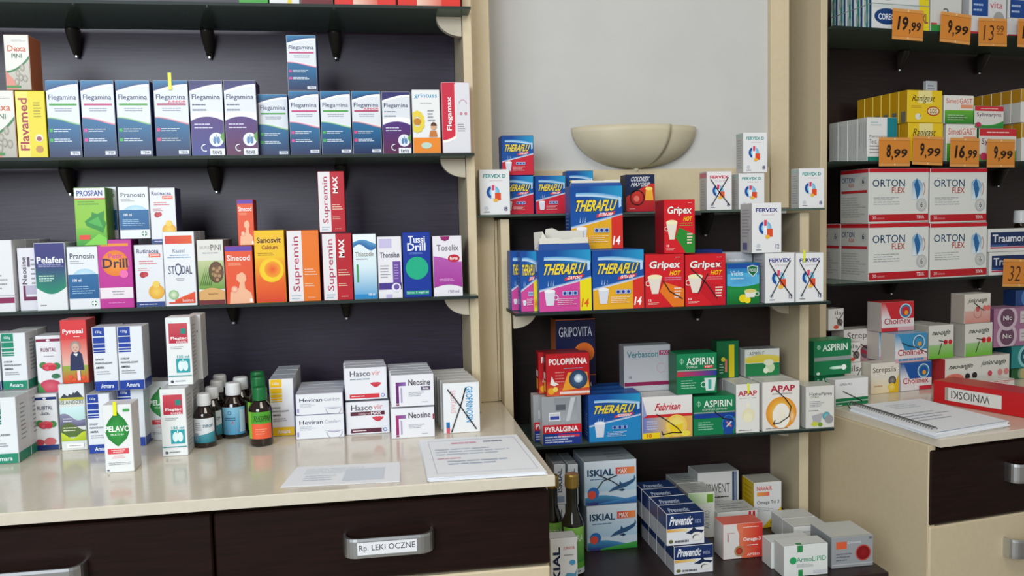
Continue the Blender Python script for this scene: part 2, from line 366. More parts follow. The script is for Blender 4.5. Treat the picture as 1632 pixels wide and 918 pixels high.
@design('e4552c', '9a2c24', '5a3aa0')
def sinecod(P):
    P.r(0, .92, 1, 1, '5b3ba8'); P.t('Sinecod', .06, .75, .92, .85, 'f4ece8', .02); P.ln(.1, .66, .7, .72, 2, 'f0b090')
    P.q([(.1, 0), (1, 0), (.92, .18), (.7, .26), (.68, .36), (.75, .42), (.72, .5), (.6, .55), (.4, .5), (.38, .42), (.5, .36), (.46, .27), (.14, .2)], 'f0b894'); P.e(.3, .25, .13, .06, 'e8927a', 'f8d8b8'); P.r(.86, .02, .95, .08, 'fff')
@design('f0c018', 'c09010', 'd8d0b8')
def sanosvit(P):
    P.r(0, 0, 1, .32, 'd8401c', 'e86a1c'); P.r(0, .32, 1, .62, 'e86a1c', 'f0b41a'); P.t('Sanosvit', .08, .83, .9, .91, '4a2424', .02); P.t('Calcium', .24, .74, .78, .80, '8a3a24', .015)
    P.e(.55, .45, .42, None, 'f2c81c', 'f8e02a', 26); P.e(.58, .46, .28, None, 'f0a020', 'e8501c', 24); P.ln(.1, .65, .85, .7, 2, '9a6a1a')
def _sup(P, col, txt=None):
    P.r(0, 0, .46, 1, 'e6e4e8'); P.t('Supremin', .14, .14, .42, .92, 'b02c50', .004, rot=90); P.ln(.08, .02, .4, .1, 2, 'a0b8c8')
    P.ln(.52, .36, .95, .47, 3, 'f0c8b0'); P.ln(.52, .2, .85, .26, 2, 'f0c8b0'); P.ln(.6, .04, .9, .06, 1, 'f0c8b0')
    if txt: P.t(txt, .56, .64, .76, .92, 'f4f0f0', .035, rot=90)
@design('e87722', '8a3a20', 'd8c0b0')
def supremin(P): _sup(P, 'e8721c')
@design('b81c2c', '7a1420', '9a3a40')
def supremin_max(P): _sup(P, 'b81c2c', 'MAX')
@design('c8e0ec', 'b0c4d0', 'd4d8da')
def thiocodin(P):
    P.r(0, 0, 1, .5, '3a9ad0', 'd8ecf4'); P.r(0, .5, 1, 1, 'd8ecf4', 'eef4f6'); P.band(lambda u: .80+.05*math.sin(u*6), lambda u: .88+.04*math.sin(u*4), '1a5aa0', '5a9ac8')
    P.t('Thiocodin', .08, .66, .9, .73, '7a6a4a', .006); P.ln(.1, .6, .85, .64, 1); P.r(.12, .26, .2, .54, '3a9a4a'); P.r(.0, 0, 1, .07, '2a8ac8'); P.t('100 ml', .62, .05, .9, .09, 'fff')
@design('e8e8ee', 'c4c4d2', 'c4c4cc')
def thonsilan(P):
    P.r(.05, .82, .6, .97, 'c8c0e4'); P.t('Thonsilan', .08, .66, .92, .75, '2f2a44', .02); P.ln(.08, .32, .55, .55, 5); P.r(.62, .24, .96, .6, '6a4aa0'); P.ln(.68, .3, .9, .56, 6, 'b0a0d4')
    P.r(0, .14, .98, .25, '4a3a8c'); P.e(.75, .17, .2, None, 'e8e4f4'); P.e(.76, .18, .12, None, '6a5aa4'); P.r(.3, 0, .55, .06, 'c0b8e0')
@design('17389c', '102878', '1a4aa8')
def tussi(P):
    P.t('Tussi', .2, .84, .82, .95, 'f0f4fa', .02); P.t('Drill', .16, .72, .84, .84, 'f0f4fa', .02); P.ln(.15, .66, .8, .70, 2, '6a8ad0', cen=True); P.e(.5, .45, .42, None, '1fae86', n=28); P.r(.08, .04, .92, .10, '2a9a80'); P.t('Syrop, 5 mg/5 ml', .1, .052, .9, .088, 'dff4ee')
@design('e8e6ee', 'd0c8d8', 'd4d4d8')
def toselix(P):
    P.q([(.25, 1), (.3, .94), (.42, .92), (.55, .94), (.6, 1)], '96246c'); P.t('Toselix', .12, .76, .9, .86, '4a4050', .0); P.band(lambda u: .14+.05*math.sin(u*3.1), lambda u: .62+.05*math.cos(u*3.1), 'a43a9a', 'b45ab0')
    P.e(.72, .63, .21, .065, 'c0283c'); P.t('forte', .58, .605, .86, .66, 'fff', .015); P.ln(.2, .24, .8, .3, 2, 'd8a8d8'); P.t('150 ml', .5, .05, .88, .1, '8a7a98', .0)
def _pine(P, col, cut=False):
    P.r(.02, .86, .52, 1, col); P.t('125g', .14, .90, .4, .95, 'dfe8ee', .02)
    for a, b in ((.75, .845), (.68, .735), (.635, .665), (.6, .622)): P.r(.02, a, .52, b, col)
    P.t('SYROP', .08, .48, .44, .51, '38404e', .015); P.t('PRAWOŚLAZOWY', .08, .42, .8, .46, '38404e', .015); P.t('AMARA', .08, .35, .45, .385, '38404e', .015); P.ln(.1, .25, .8, .32, 2)
    P.r(0, 0, 1, .15, col); P.t('Amara', .26, .04, .82, .11, 'e4ecf2', .015)
@design('e4eaee', 'd2d6da', 'c4c6c8')
def amara_green(P): _pine(P, '1f8a6c'); P.on('R').r(0, 0, 1, .15, '2a8a70').ln(.3, .3, .8, .9, 9)
@design('e4eaf0', 'd2d6dc', 'c0c4ca')
def amara_blue(P): _pine(P, '1c3f9e'); P.on('R').r(0, 0, 1, .15, '2a4a9a')
@design('e8eaec', 'd2d6dc', 'b0b8c4')
def amara_yellow(P): _pine(P, 'eec01c')
def _rub(P, blue, g=False):
    P.r(0, .9, 1, .95, blue); P.e(.5, .925, .08, .02, 'e8e8f0'); P.t('RUBITAL', .18, .72, .82, .79, '7a2a50' if not g else '2a3a5a', .01)
    if g: P.t('forte', .35, .64, .65, .69, '3a4a6a')
    P.ln(.25, .62, .75, .66, 1, cen=True); P.e(.25, .48, .16, .06, '3f8a4a'); P.e(.8, .46, .16, .06, '3f8a4a'); P.e(.5, .46, .3, .06, 'd8404e', 'e87a8a'); P.e(.42, .43, .2, .05, 'c02c40', 'e06a7a'); P.e(.62, .43, .16, .05, 'd0384a')
    if g: P.e(.2, .14, .2, .06, 'c04a5a'); P.e(.65, .15, .25, .07, 'd06a70'); P.r(0, 0, 1, .09, blue)
    else: P.e(.75, .28, .18, .045, '3a7a54'); P.e(.5, .1, .45, .12, 'c83a5a', 'd86a7a'); P.q([(0, 0), (.3, 0), (0, .2)], '3f8a4a')
@design('e8eaee', 'd2d6dc')
def rubital(P): _rub(P, '8a2448')
@design('e8eaee', 'd2d6dc')
def rubital_forte(P): _rub(P, '1c3474', True)
@design('d83c40', '9a4a48', 'b84848')
def pyrosal(P):
    P.r(0, .2, 1, .7, 'e8c8b8', 'dc5450'); P.t('Pyrosal', .08, .77, .88, .86, 'f4f4f8', .025); P.ln(.5, .72, .9, .76, 1, 'f0c0c0')
    P.r(0, 0, 1, .28, 'd83a24', '8ab44a'); P.q([(.3, .2), (.86, .2), (.8, .45), (.7, .5), (.42, .5), (.34, .44)], '2a3458'); P.e(.55, .58, .2, .09, '9a948c'); P.e(.55, .56, .15, .075, 'd8b0a0')
    P.q([(.46, .47), (.64, .47), (.58, .42)], 'f0ece8'); P.e(.49, .565, .015, .008, '3a2a2a', n=6); P.e(.61, .565, .015, .008, '3a2a2a', n=6); P.r(.52, .52, .6, .527, 'b05a5a')
    for a, b in ((.3, .1), (.6, .14), (.8, .08), (.45, .05)): P.e(a, b, .1, .03, 'e85a3a', n=8)
    P.r(.58, .04, .7, .2, 'f0d8e0')
@design('dfe4e0', 'd6d8da', 'd0d2d4')
def islandzki(P):
    P.r(0, .82, 1, 1, 'dfe6ea'); P.q([(0, .78), (.2, .86), (.35, .82), (.5, .93), (.62, .86), (.75, .9), (1, .78)], '3a4250'); P.q([(.4, .86), (.5, .93), (.58, .88), (.5, .84)], 'e8ecf0'); P.r(.02, .76, .98, .8, 'b8b43a'); P.t('ISLANDZKI', .02, .70, .95, .755, '6a7060', .0)
    P.r(0, .38, 1, .66, 'b8e0d8', 'd0ecf0'); P.band(lambda u: .36, lambda u: .55-.1*u+.03*math.sin(u*7), '5a5a7a', '8a8aa8'); P.band(lambda u: .2, lambda u: .36+.06*math.sin(u*5), '4a6a2a', '5a6a3a'); P.band(lambda u: .14, lambda u: .23+.05*math.sin(u*6+2), 'a8c030', 'c8d838')
    P.ln(.1, .42, .6, .5, 2, 'd8d8e4'); P.ln(.1, .28, .7, .36, 2, 'dde4c8'); P.r(.2, .03, .9, .1, 'f4f4f4'); P.ln(.3, .05, .8, .08, 1)
@design('e6eaea', 'd4d4d2', 'd4d2d0')
def pelavo(P):
    n = 14; P.add([(.48, .6)]+[(.48+.44*math.sin(2*math.pi*i/n)*(1-.25*max(0, math.cos(2*math.pi*i/n))), .64+.22*math.cos(2*math.pi*i/n)+(.05 if i == 0 else 0)-(.04 if i == 7 else 0)) for i in range(n)], [c('3aa04a')]+[c('258038')]*n, [(0, 1+i, 1+(i+1) % n) for i in range(n)]); P.nx()
    P.t('PELAVO', .04, .60, .94, .69, 'f0f6f0', .025); P.t('MULTI 6+', .24, .545, .72, .575, 'e0f0e0', .02); P.r(.1, .27, .86, .35, 'dc4a56'); P.ln(.2, .285, .75, .34, 2, 'f8dcdc', cen=True); P.ln(.2, .2, .76, .25, 2, 'e0a0a0', cen=True); P.ln(.1, .1, .9, .15, 2, cen=True); P.r(.04, .02, .12, .04, '556'); P.r(.72, .9, .95, .94, '4aa058')
@design('e8ecec', 'c8ccd0', 'd2d4d6')
def flegtac(P):
    P.r(.1, .62, .88, .92, 'b82840', 'c84a58'); P.t('Flegtac', .18, .665, .84, .72, 'f4f0f0', .025); P.t('KASZEL', .4, .625, .85, .655, 'f4e0e4', .02); P.r(.6, .76, .82, .84, '2a8a80'); P.e(.15, .94, .1, .02, 'e0e4e8'); P.ln(.15, .53, .7, .58, 2)
    P.t('125 ml', .4, .40, .9, .44, '2aa0a8', .012); P.r(.36, .18, .92, .39, '2aa2ac'); P.e(.54, .28, .11, .075, 'dff2f2'); P.e(.74, .28, .11, .075, 'dff2f2'); P.r(.62, .25, .66, .38, 'dff2f2'); P.r(.02, .125, .98, .14, '3a9a9a'); P.e(.16, .05, .06, None, '445'); P.ln(.28, .04, .9, .07, 1, '4a4a5a')
    P.on('R').ln(.2, .1, .8, .9, 14, 'a89890')
@design('e4e8ee', '6a54a0', 'c4c8d4')
def heviran(P):
    P.t('Heviran', .07, .62, .56, .80, '3a3458', .006); P.t('Comfort', .6, .62, .94, .78, '9c9cb0', .0); P.ln(.08, .35, .4, .55, 3, 'a8b0c0'); P.band(lambda u: .22+abs(u-.8)**2*3, lambda u: .36-abs(u-.8)*.3, '9a94b0', 'e8e8f2', u0=.6, u1=.98); P.ring(.8, .27, .17, .008, '6a6488', a0=3.2, a1=6.2)
    P.q([(.02, .1), (.05, .1), (.05, .3), (.02, .3)], '8a78b8')
def _hasco(P, bar, mx=False):
    P.t('Hasco', .12, .74, .62, .92, '4a4a58', .006); P.t('vir', .64, .76, .86, .92, 'd88a90', .006)
    if mx: P.r(.1, .58, .9, .7, '5a2838'); P.t('control', .28, .605, .56, .67, 'd0b8c0'); P.t('MAX', .58, .595, .82, .685, 'f4f0f2', .03)
    else: P.ln(.12, .6, .85, .7, 1, '8a9aa8')
    P.band(lambda u: .38+(abs(u-.74)/.14)**2*.13, lambda u: .54-abs(abs(u-.74)-.04)*.3, 'c42c3c', 'd85060', u0=.6, u1=.88); P.r(.1, .04, .82, .17, bar); P.ln(.14, .07, .5, .14, 1, 'f0dde0'); P.ring(.9, .11, .045, .012, '3a6ab0')
@design('e6e8ee', 'd8d8de', 'c8ccd8')
def hascovir(P): _hasco(P, 'd03a44')
@design('e6e8ee', 'd8d8de', 'c8ccd8')
def hascovir_max(P): _hasco(P, '5a2a3c', True)
def _neo(P, col, forte):
    P.r(.1, .1, .17, .76, col); P.r(.1, .66, .34, .78, col, h='8a6ab0'); P.r(.21, .12, .25, .6, 'b0a8c8'); P.t('Neosine', .4, .66, .92, .86, '3c3440', .012)
    if forte: P.r(.7, .5, .92, .62, '5a4a6a'); P.t('forte', .74, .52, .88, .6, 'fff')
    P.ln(.4, .3, .8, .46, 3); P.ln(.7, .1, .9, .14, 1); P.r(.1, .04, .17, .08, '9a2a5a')
@design('e6e8ee', 'd4d6dc', 'c2c8d2')
def neosine_forte(P): _neo(P, '6a2a70', True)
@design('e6e8ee', 'd4d6dc', 'd2d6dc')
def neosine(P): _neo(P, 'a02a72', False); P.r(.97, .6, 1, .78, 'b02848')
@design('e8ebee', 'd0d0cc', 'd4d4d0')
def groprinosin(P):
    P.t('GROPRINOSIN', .62, .2, .82, .93, '2a92c8', .02, rot=-90); P.t('SALUTARIS', .2, .4, .34, .86, 'dca0a8', .0, rot=-90); P.r(.06, .1, .16, .22, '2a72b0'); P.r(.06, .0, .16, .1, 'd05a6a'); P.pen((.12, .88), (.35, .66), (.9, .06)); P.pen((.62, .9), (.5, .6), (.2, .02))
def _thera(P, low, corner, num='14', sub='EXTRA GRIP', ncol='fff', wide=True, vv=0):
    P.r(0, .32, 1, 1, '1a55a6', '164a98'); P.r(.35, .78, 1, 1, '18509e', h='2a9acc')
    P.band(lambda u: .0, lambda u: .34+.2*u, low); P.band(lambda u: .325+.2*u, lambda u: .365+.2*u, 'e8e8f0', '4a8aca')
    P.band(lambda u: .84-.12*(u-.2)**2, lambda u: .90-.16*(u-.3)**2, 'cfe6f4', '4a9ad4', u0=.1, u1=.96); P.band(lambda u: .6+(u-.8)*.4, lambda u: .84-(u-.86)*.2, 'b4d8f0', u0=.93, u1=.98)
    P.t('THERAFLU', .05, .60, .9, .78, 'f2d838', .03, o='10306c', ow=.03, i=.08)
    P.q([(.48, .495), (.84, .545), (.86, .60), (.5, .55)], 'd83a44'); P.t(sub, .53, .52, .82, .575, 'fff', .015, i=.1)
    if corner:
        P.q([(.78, 0), (1, 0), (1, .54), (.78, .49)], corner); P.t(num, .80, .06, .96, .2, ncol, .03, i=.15)
    cup(P, .2, .1, .2, 'd8dce8', 'f0f0f4', 1 if sub == 'ZATOKI' else -9)
    for k in range(3): P.q([(.16+.05*k, .42), (.175+.05*k, .42), (.18+.05*k, .52)], 'bcd8f0')
    for k in range(3): P.r(.44+.1*k, .26, .53+.1*k, .33, 'a8c0e4'); P.e(.485+.1*k, .295, .03, None, '1c3f9a')
    P.ln(.34, .1, .74, .22, 4, mixc(low, 'fff', .5)); P.on('L').r(0, .35, 1, 1, '2a4f98').ln(.15, .1, .85, .6, 9, '8098c8')
@design('1c50a0', '28488c', '2a6ab4')
def thera_extra(P): _thera(P, 'e6ac28', 'd8342c')
@design('1c50a0', '28488c', '1c50a0')
def thera_zatoki(P): _thera(P, 'd04a98', 'eadb1c', sub='ZATOKI', ncol='e0602a')
@design('1c50a0', '203870', '2a5aa0')
def thera_total(P): _thera(P, 'c8283c', None, sub='TOTAL GRIP')
@design('1f6ab8', '1c3c80', '2458a8')
def thera_blue(P): _thera(P, '2486c4', None, sub='PRZEZIEBIENIE'); P.on('T').r(0, .05, 1, .45, '1c4a98').t('THERAFLU', .3, .5, .9, .9, '3a7ac4', .02)
def _ferv(P, name, tcol, num, red='e0502c'):
    P.t(name, .12, .82, .88, .90, tcol, .03); P.ln(.3, .74, .8, .78, 1, 'd0b8c0', cen=True); P.e(.44, .5, .22, None, '6ab4dc', 'a8dcf0'); P.ring(.44, .5, .22, .09, '1c4f9a', a0=2.0, a1=4.3); P.q([(.38, .36), (.5, .36), (.52, .66), (.38, .66)], 'eef0f4'); P.q([(.4, .54), (.49, .54), (.5, .66), (.4, .66)], 'd8486a')
    P.r(.5, .32, .7, .48, red); P.e(.52, .32, .08, .04, 'f0b840'); P.e(.2, .14, .07, None, 'c4ccd4'); P.ln(.12, .04, .34, .08, 1, '556'); P.t(num, .8, .08, .92, .17, '444a70', .01)
@design('e6e8ea', 'bcbcbc', 'c8c8c8')
def fervex_d(P): _ferv(P, 'FERVEX D', '2a9490', '8'); P.on('L').r(0, .9, 1, .97, 'a8c0bc').ln(.15, .1, .85, .85, 12, 'a0a0a0')
@design('e6e8ea', 'bcbcbc', 'd8d8d8')
def fervex(P): _ferv(P, 'FERVEX', '2a2c80', '12'); P.on('L').ln(.15, .3, .85, .9, 9, '9a9aa0').r(.2, .05, .6, .2, '6a6a90')
@design('e8e8ea', 'bcb4b4', 'd8d8d8')
def fervex_red(P): _ferv(P, 'FERVEX', 'c82850', '8', 'd8603a'); P.on('L').r(0, .85, 1, .97, 'c86a7a').ln(.15, .1, .85, .8, 10, 'a0a0a0')
@design('1d2a4c', '1a2238', '20284a')
def coldrex(P):
    P.band(lambda u: 0, lambda u: .4+.45*min(1, u*1.2)-.1*u, 'b02430', 'c8382c'); P.t('COLDREX', .15, .82, .85, .95, 'd8dce4', .02, i=.08); P.t('MAXGRIP', .16, .68, .86, .79, 'd8dce4', .02, i=.08)
    P.q([(.66, .3), (.96, .3), (.92, .62), (.7, .62)], 'f0b040'); P.e(.8, .62, .13, .05, 'f8e078'); P.e(.36, .35, .1, None, 'e87a6a'); P.ln(.1, .05, .4, .1, 1, 'e0a0a0'); P.pen(*[(.38+.24*math.cos(a*.4), .38+.2*math.sin(a*.4)) for a in range(17)]); P.pen((.2, .5), (.5, .72))
def _grip(P, wedge, sub):
    P.t('Gripex', .08, .70, .92, .88, 'f4f2ee', .025, o='8a1a20', i=.04); P.t('HOT', .62, .60, .92, .69, 'f2c81c', .03, i=.1); P.ln(.5, .5, .95, .58, 2, sub); P.ln(.78, .93, .97, .96, 1, 'f0c0b8')
    P.q([(.36, .3), (.48, .48), (1, .34), (1, .0), (.7, 0)], wedge); P.q([(.06, .6), (.12, .52), (.2, .44), (.08, .48)], 'f0b030' if wedge != '2d8a34' else '4a9a3a')
    P.q([(.16, .26), (.32, .26), (.42, .58), (.05, .58)], 'e8dfd2'); P.e(.235, .58, .185, .045, 'f2ecc0'); P.ring(.06, .46, .07, .02, 'e8dfd2'); P.ln(.74, .16, .95, .38, 4, 'f4d8c8', .5); P.ln(.05, .05, .4, .1, 2, 'f0b8b0'); P.t('12', .06, .12, .14, .16, 'fff')
@design('d4222c', 'a01c28', 'c03038')
def gripex(P): _grip(P, 'e87a24', 'c8a0c0'); P.pen((.45, .5), (.62, .3), (.95, .15))
@design('d4222c', 'a01c28', 'c03038')
def gripex_max(P): _grip(P, 'c81c2a', 'e87a8a'); P.pen((.12, .74), (.5, .45), (.78, .14)); P.pen((.55, .62), (.3, .25)); P.ring(.8, .8, .09, .02, 'c02030')
@design('d4222c', 'a01c28', 'c03038')
def gripex_green(P): _grip(P, '2d8a34', 'a0a84a')
@design('1f8a3c', '1a4a8c', '2a5a9c')
def vicks(P):
    P.r(0, .55, 1, 1, '48a8d8', '1c64ac'); P.r(0, .88, 1, .99, '1a4fa0'); P.e(.4, .6, .75, .17, '5ab4dc', '4a9ad0'); P.r(0, 0, 1, .38, '146a2c', '23904a'); P.t('Vicks', .1, .70, .48, .82, 'dff0f4', .0); P.ln(.1, .6, .6, .66, 1, 'c0e0f0')
    P.q([(.62, .92), (.78, .95), (.96, .92), (.94, .78), (.8, .66), (.64, .78)], 'd8e8e4'); P.q([(.65, .90), (.78, .93), (.93, .90), (.91, .78), (.8, .69), (.67, .78)], '17683c'); P.t('VICKS', .68, .79, .9, .86, 'd8e8e4', .02)
    P.e(.48, .14, .12, None, 'e8d424'); P.e(.62, .1, .1, None, 'f0dc30'); P.q([(.58, .16), (.84, .16), (.9, .32), (.52, .32)], 'e6e6dc'); P.e(.71, .32, .19, .05, 'd8cc7a'); P.ring(.92, .24, .07, .02, 'e6e6dc')
@design('b8bcc0', 'a8acb0', 'c4c8cc')
def silver(P): P.ln(.1, .6, .9, .9, 3, 'd8dce0')
@design('e0e2e6', 'c8cacc', 'cfd0d0')
def plain(P): P.ln(.1, .7, .9, .9, 2, '8a90a0'); P.ln(.1, .2, .7, .5, 4)
@design('1a2f74', '18285c', '1c3a88')
def blue_plain(P): P.e(.7, .6, .2, None, '3a7ac0'); P.ln(.1, .7, .6, .9, 2, 'a0b8e0')
@design('1a2048', 'b0602c', '1f2850')
def gripovita(P):
    P.t('GRIPOVITA', .08, .68, .93, .86, 'd4d8e4', .005); P.e(.72, .38, .26, None, 'e87828', 'c84a28'); P.r(0, 0, 1, .22, '1a2048'); P.ln(.12, .32, .45, .40, 1, 'c0c4d8', .6); P.r(0, .985, 1, 1, 'c8643a')
@design('b81c24', '9a2024', 'a83438')
def polopiryna(P):
    P.r(.0, .0, 1, .35, 'd8603a', 'c02c28'); P.t('POLOPIRYNA', .06, .74, .95, .89, 'f0eeec', .03); P.ln(.4, .62, .9, .68, 1, '8a8ca0'); P.q([(.36, .12), (.5, .55), (.95, .55), (1, .18)], 'e8a030')
    P.e(.74, .38, .22, None, '2a3a5a', '4a6a8a'); P.e(.74, .4, .1, None, '9ab8d0', 'f4f8fa'); P.q([(.08, .28), (.12, .48), (.18, .34), (.28, .28), (.18, .24)], 'f0e8e4'); P.e(.1, .12, .08, .08, 'e8a82a'); P.e(.2, .16, .06, .06, 'f0d060'); P.ln(.2, .3, .45, .6, 4, 'e0807a'); P.r(.3, .04, 1, .1, 'f0d8d0')
    P.on('L').r(.2, .1, .8, .35, 'e8b040').r(.2, .4, .8, .55, 'e8e0dc').r(.3, .6, .7, .95, '3a2020')
@design('9fa3a8', 'c4c6c8', 'c4bcbc')
def pyralgina(P):
    P.r(.3, .5, .9, .98, 'a8acb2', '8e9298'); P.r(.35, .72, .6, .84, '5a6068'); P.q([(.6, .48), (.7, .48), (.86, .98), (.74, .98)], 'c8ccd2'); P.r(.16, .5, .46, .68, 'e4e6ea'); P.r(.19, .53, .43, .65, '3a4a9a'); P.r(.19, .6, .43, .65, 'c8ccd4')
    P.r(0, .24, 1, .42, 'cc2030'); P.t('PYRALGINA', .05, .27, .92, .38, 'f4f2f2', .03); P.r(0, 0, 1, .24, '1e3c90'); P.r(.4, .15, .95, .21, 'c83a5a'); P.ln(.05, .03, .9, .19, 3, 'c8d0f0', .5)
@design('e8e2da', 'b8b0c8', 'd8d8d8')
def febrisan(P):
    P.r(0, .34, 1, 1, 'e8e0da', 'eceaea'); P.t('Febrisan', .24, .66, .8, .84, 'c8283c', .025, i=.1); P.r(0, .5, 1, .57, 'cc2c34'); P.r(0, 0, .5, .5, '6a7ac0', h='d8b878'); P.r(.5, 0, 1, .5, 'e8a83a', h='e0b060')
    P.ln(.08, .2, .38, .44, 4, 'c0c8ea'); P.e(.68, .28, .22, None, 'f0c850', 'fbeaa0'); P.q([(.56, .08), (.78, .08), (.82, .36), (.52, .36)], 'f0d02a'); P.e(.67, .36, .16, .06, 'f4e070'); P.e(.5, .07, .08, .06, 'e8d030'); P.e(.86, .08, .1, .07, 'f0e050')
    P.r(.0, 0, .34, .14, 'f2d418'); P.t('10', .08, .02, .18, .12, 'd04a2a', .02); P.q([(0, .5), (.0, .95), (.08, .56)], '8a9ad0'); P.pen((.28, .58), (.45, .45), (.7, .22), (.78, .1), (.6, .12), (.4, .08), (.38, .16))
@design('b9bbc0', '8e9094', 'bcbec0')
def verbascon(P): P.t('Verbascon', .06, .74, .74, .88, '2a7a84', .01); P.r(.76, .78, 1, .88, 'a02a58'); P.t('MAX', .8, .79, .96, .87, 'd8c0cc'); P.r(0, .12, 1, .2, '8a2050'); P.t('10', .1, .28, .16, .34, '556'); P.ring(.8, .5, .1, .01, 'c8a0b0')
def _asp(P, sub, band1, b2=None):
    P.r(0, .62, 1, 1, '16794c', '1a8a58'); P.ring(.12, .82, .05, .01, 'a8dcc0'); P.r(.11, .74, .13, .9, 'a8dcc0'); P.t('ASPIRIN', .24, .72, .93, .9, 'eef6f0', .012)
    P.r(0, .57, 1, .6, '9aa4a0'); P.r(0, .44, 1, .56, band1, h=b2 or band1); P.ln(.1, .12, .55, .36, 4, '9ad0b4')
@design('158050', '106040', '1a8454')
def aspirin_hot(P): _asp(P, 'COMPLEX', 'c83a44', '1c3f9a'); P.t('COMPLEX', .24, .64, .52, .69, 'cfe8da'); P.r(.68, .63, .9, .7, 'd83a30'); P.t('HOT', .71, .645, .88, .69, 'fff'); P.q([(.72, .06), (.94, .06), (.98, .38), (.68, .38)], 'd8e8e4'); P.q([(.78, .1), (.86, .1), (.86, .34), (.78, .34)], '4aa8a0'); P.ring(.66, .22, .07, .02, 'd8e8e4')
@design('158050', '106040', '1a8454')
def aspirin_zatoki(P):
    _asp(P, 'COMPLEX', '1a3f96'); P.t('COMPLEX ZATOKI', .2, .64, .8, .69, 'cfe8da'); P.e(.84, .26, .17, .24, '3a80c0'); P.e(.84, .26, .15, .22, '1c4c9c'); P.r(.72, 0, .94, .12, '1c4c9c'); P.q([(.78, .3), (.8, .34), (.92, .2), (.9, .17)], 'e87a6a'); P.q([(.9, .34), (.92, .31), (.8, .18), (.78, .2)], 'f0f0f0'); P.pen((.5, .6), (.7, .42), (.95, .35))
@design('157a4c', '0e6440', '1a8454')
def aspirin_plain(P):
    P.ring(.12, .82, .05, .01, 'a8dcc0'); P.r(.11, .76, .13, .88, 'a8dcc0'); P.t('ASPIRIN', .22, .7, .9, .9, 'eef6f0', .012); P.r(0, .42, 1, .53, '8f9a98'); P.e(.64, .2, .24, .05, '9ad8b8', 'f0fbf4'); P.e(.8, .2, .07, .08, 'f4fbf6'); P.e(.1, .06, .05, .04, 'e8f4ee')
@design('e6e8e8', 'c0c0bc', 'dcdedc')
def aspirin_pro(P): P.t('ASPIRIN PRO', .12, .76, .5, .85, '5a6468', .0); P.r(0, 0, 1, .28, '14784a'); P.r(0, .12, 1, .17, '9ab8a8'); P.pen((.22, .55), (.5, .35), (.8, .12)); P.r(.0, .02, .2, .04, 'fff')
@design('dfe1da', 'bcbcb8', 'a8a8a8')
def aspirin_c(P): P.t('ASPIRIN C', .12, .78, .55, .92, '4a5a5a', .0); P.band(lambda u: .5, lambda u: .7+.1*math.sin(u*3), 'd8c42a', 'e0d060'); P.r(0, 0, 1, .48, '23804a'); P.e(.72, .3, .14, None, 'c8d8b0'); P.e(.6, .2, .08, None, 'e0e8d0'); P.e(.68, .5, .15, .12, 'e0e4c8')
@design('14683c', '0c4428', '12502e')
def green_small(P): P.r(.55, .0, .8, .9, 'd8c820'); P.e(.28, .5, .1, None, 'e8d830'); P.r(.36, .15, .46, .5, 'e0806a'); P.ln(.1, .1, .3, .4, 4, 'b0d8c0')
@design('e8e8e4', 'd8d6d4', 'dedcd8')
def apap(P): P.t('APAP', .06, .76, .9, .87, 'b82440', .03); P.ln(.1, .7, .9, .73, 1, cen=True); P.e(.52, .36, .28, None, 'eae2b8', 'f2edcf'); P.e(.5, .3, .2, None, 'f2eecc'); P.e(.5, .56, .1, .05, 'f2eed8'); P.ln(.08, .03, .9, .06, 1, '556'); P.on('L').t('APAP', .1, .55, .45, .72, 'c04050', .02).t('APAP', .55, .5, .9, .66, 'c04050', .02).ln(.1, .1, .9, .4, 5)
@design('e8e6e0', 'd0ccc8', 'd8d6d2')
def apap_night(P): P.t('APAP', .2, .80, .88, .93, 'b82440', .03); P.t('przeciwbólowy', .26, .73, .8, .78, '5a3a50', .0); P.e(.5, .36, .42, None, 'e8942a', 'f4e070', 26); P.e(.5, .3, .24, .26, 'f6f4ec', 'f4ecd8'); P.e(.8, .28, .08, .15, 'e89a3a', 'f4d8a0'); P.ln(.08, .03, .9, .06, 1, '556'); P.pen((.35, .84), (.6, .66), (.76, .48), (.7, .28), (.45, .16), (.28, .14), (.32, .22))
@design('dcdcd6', 'bdbdb6', 'cfcfc8')
def hemoparen(P): P.t('HemoParen', .12, .78, .92, .86, '4a4a48', .01); P.t('CITRO', .14, .72, .45, .76, '6a8a4a'); P.ln(.12, .5, .7, .66, 4); P.ln(.1, .4, .5, .44, 1, '5a5a5a'); P.q([(.2, .3), (.6, .36), (.5, .1), (.25, .14)], 'b0b0b4'); P.e(.72, .28, .14, None, '4a9aa8', '8ac8d0'); P.e(.82, .2, .15, None, '9a9a9e'); P.e(.3, .1, .12, .06, 'c8d04a'); P.e(.5, .08, .08, .05, '7a9a2a')
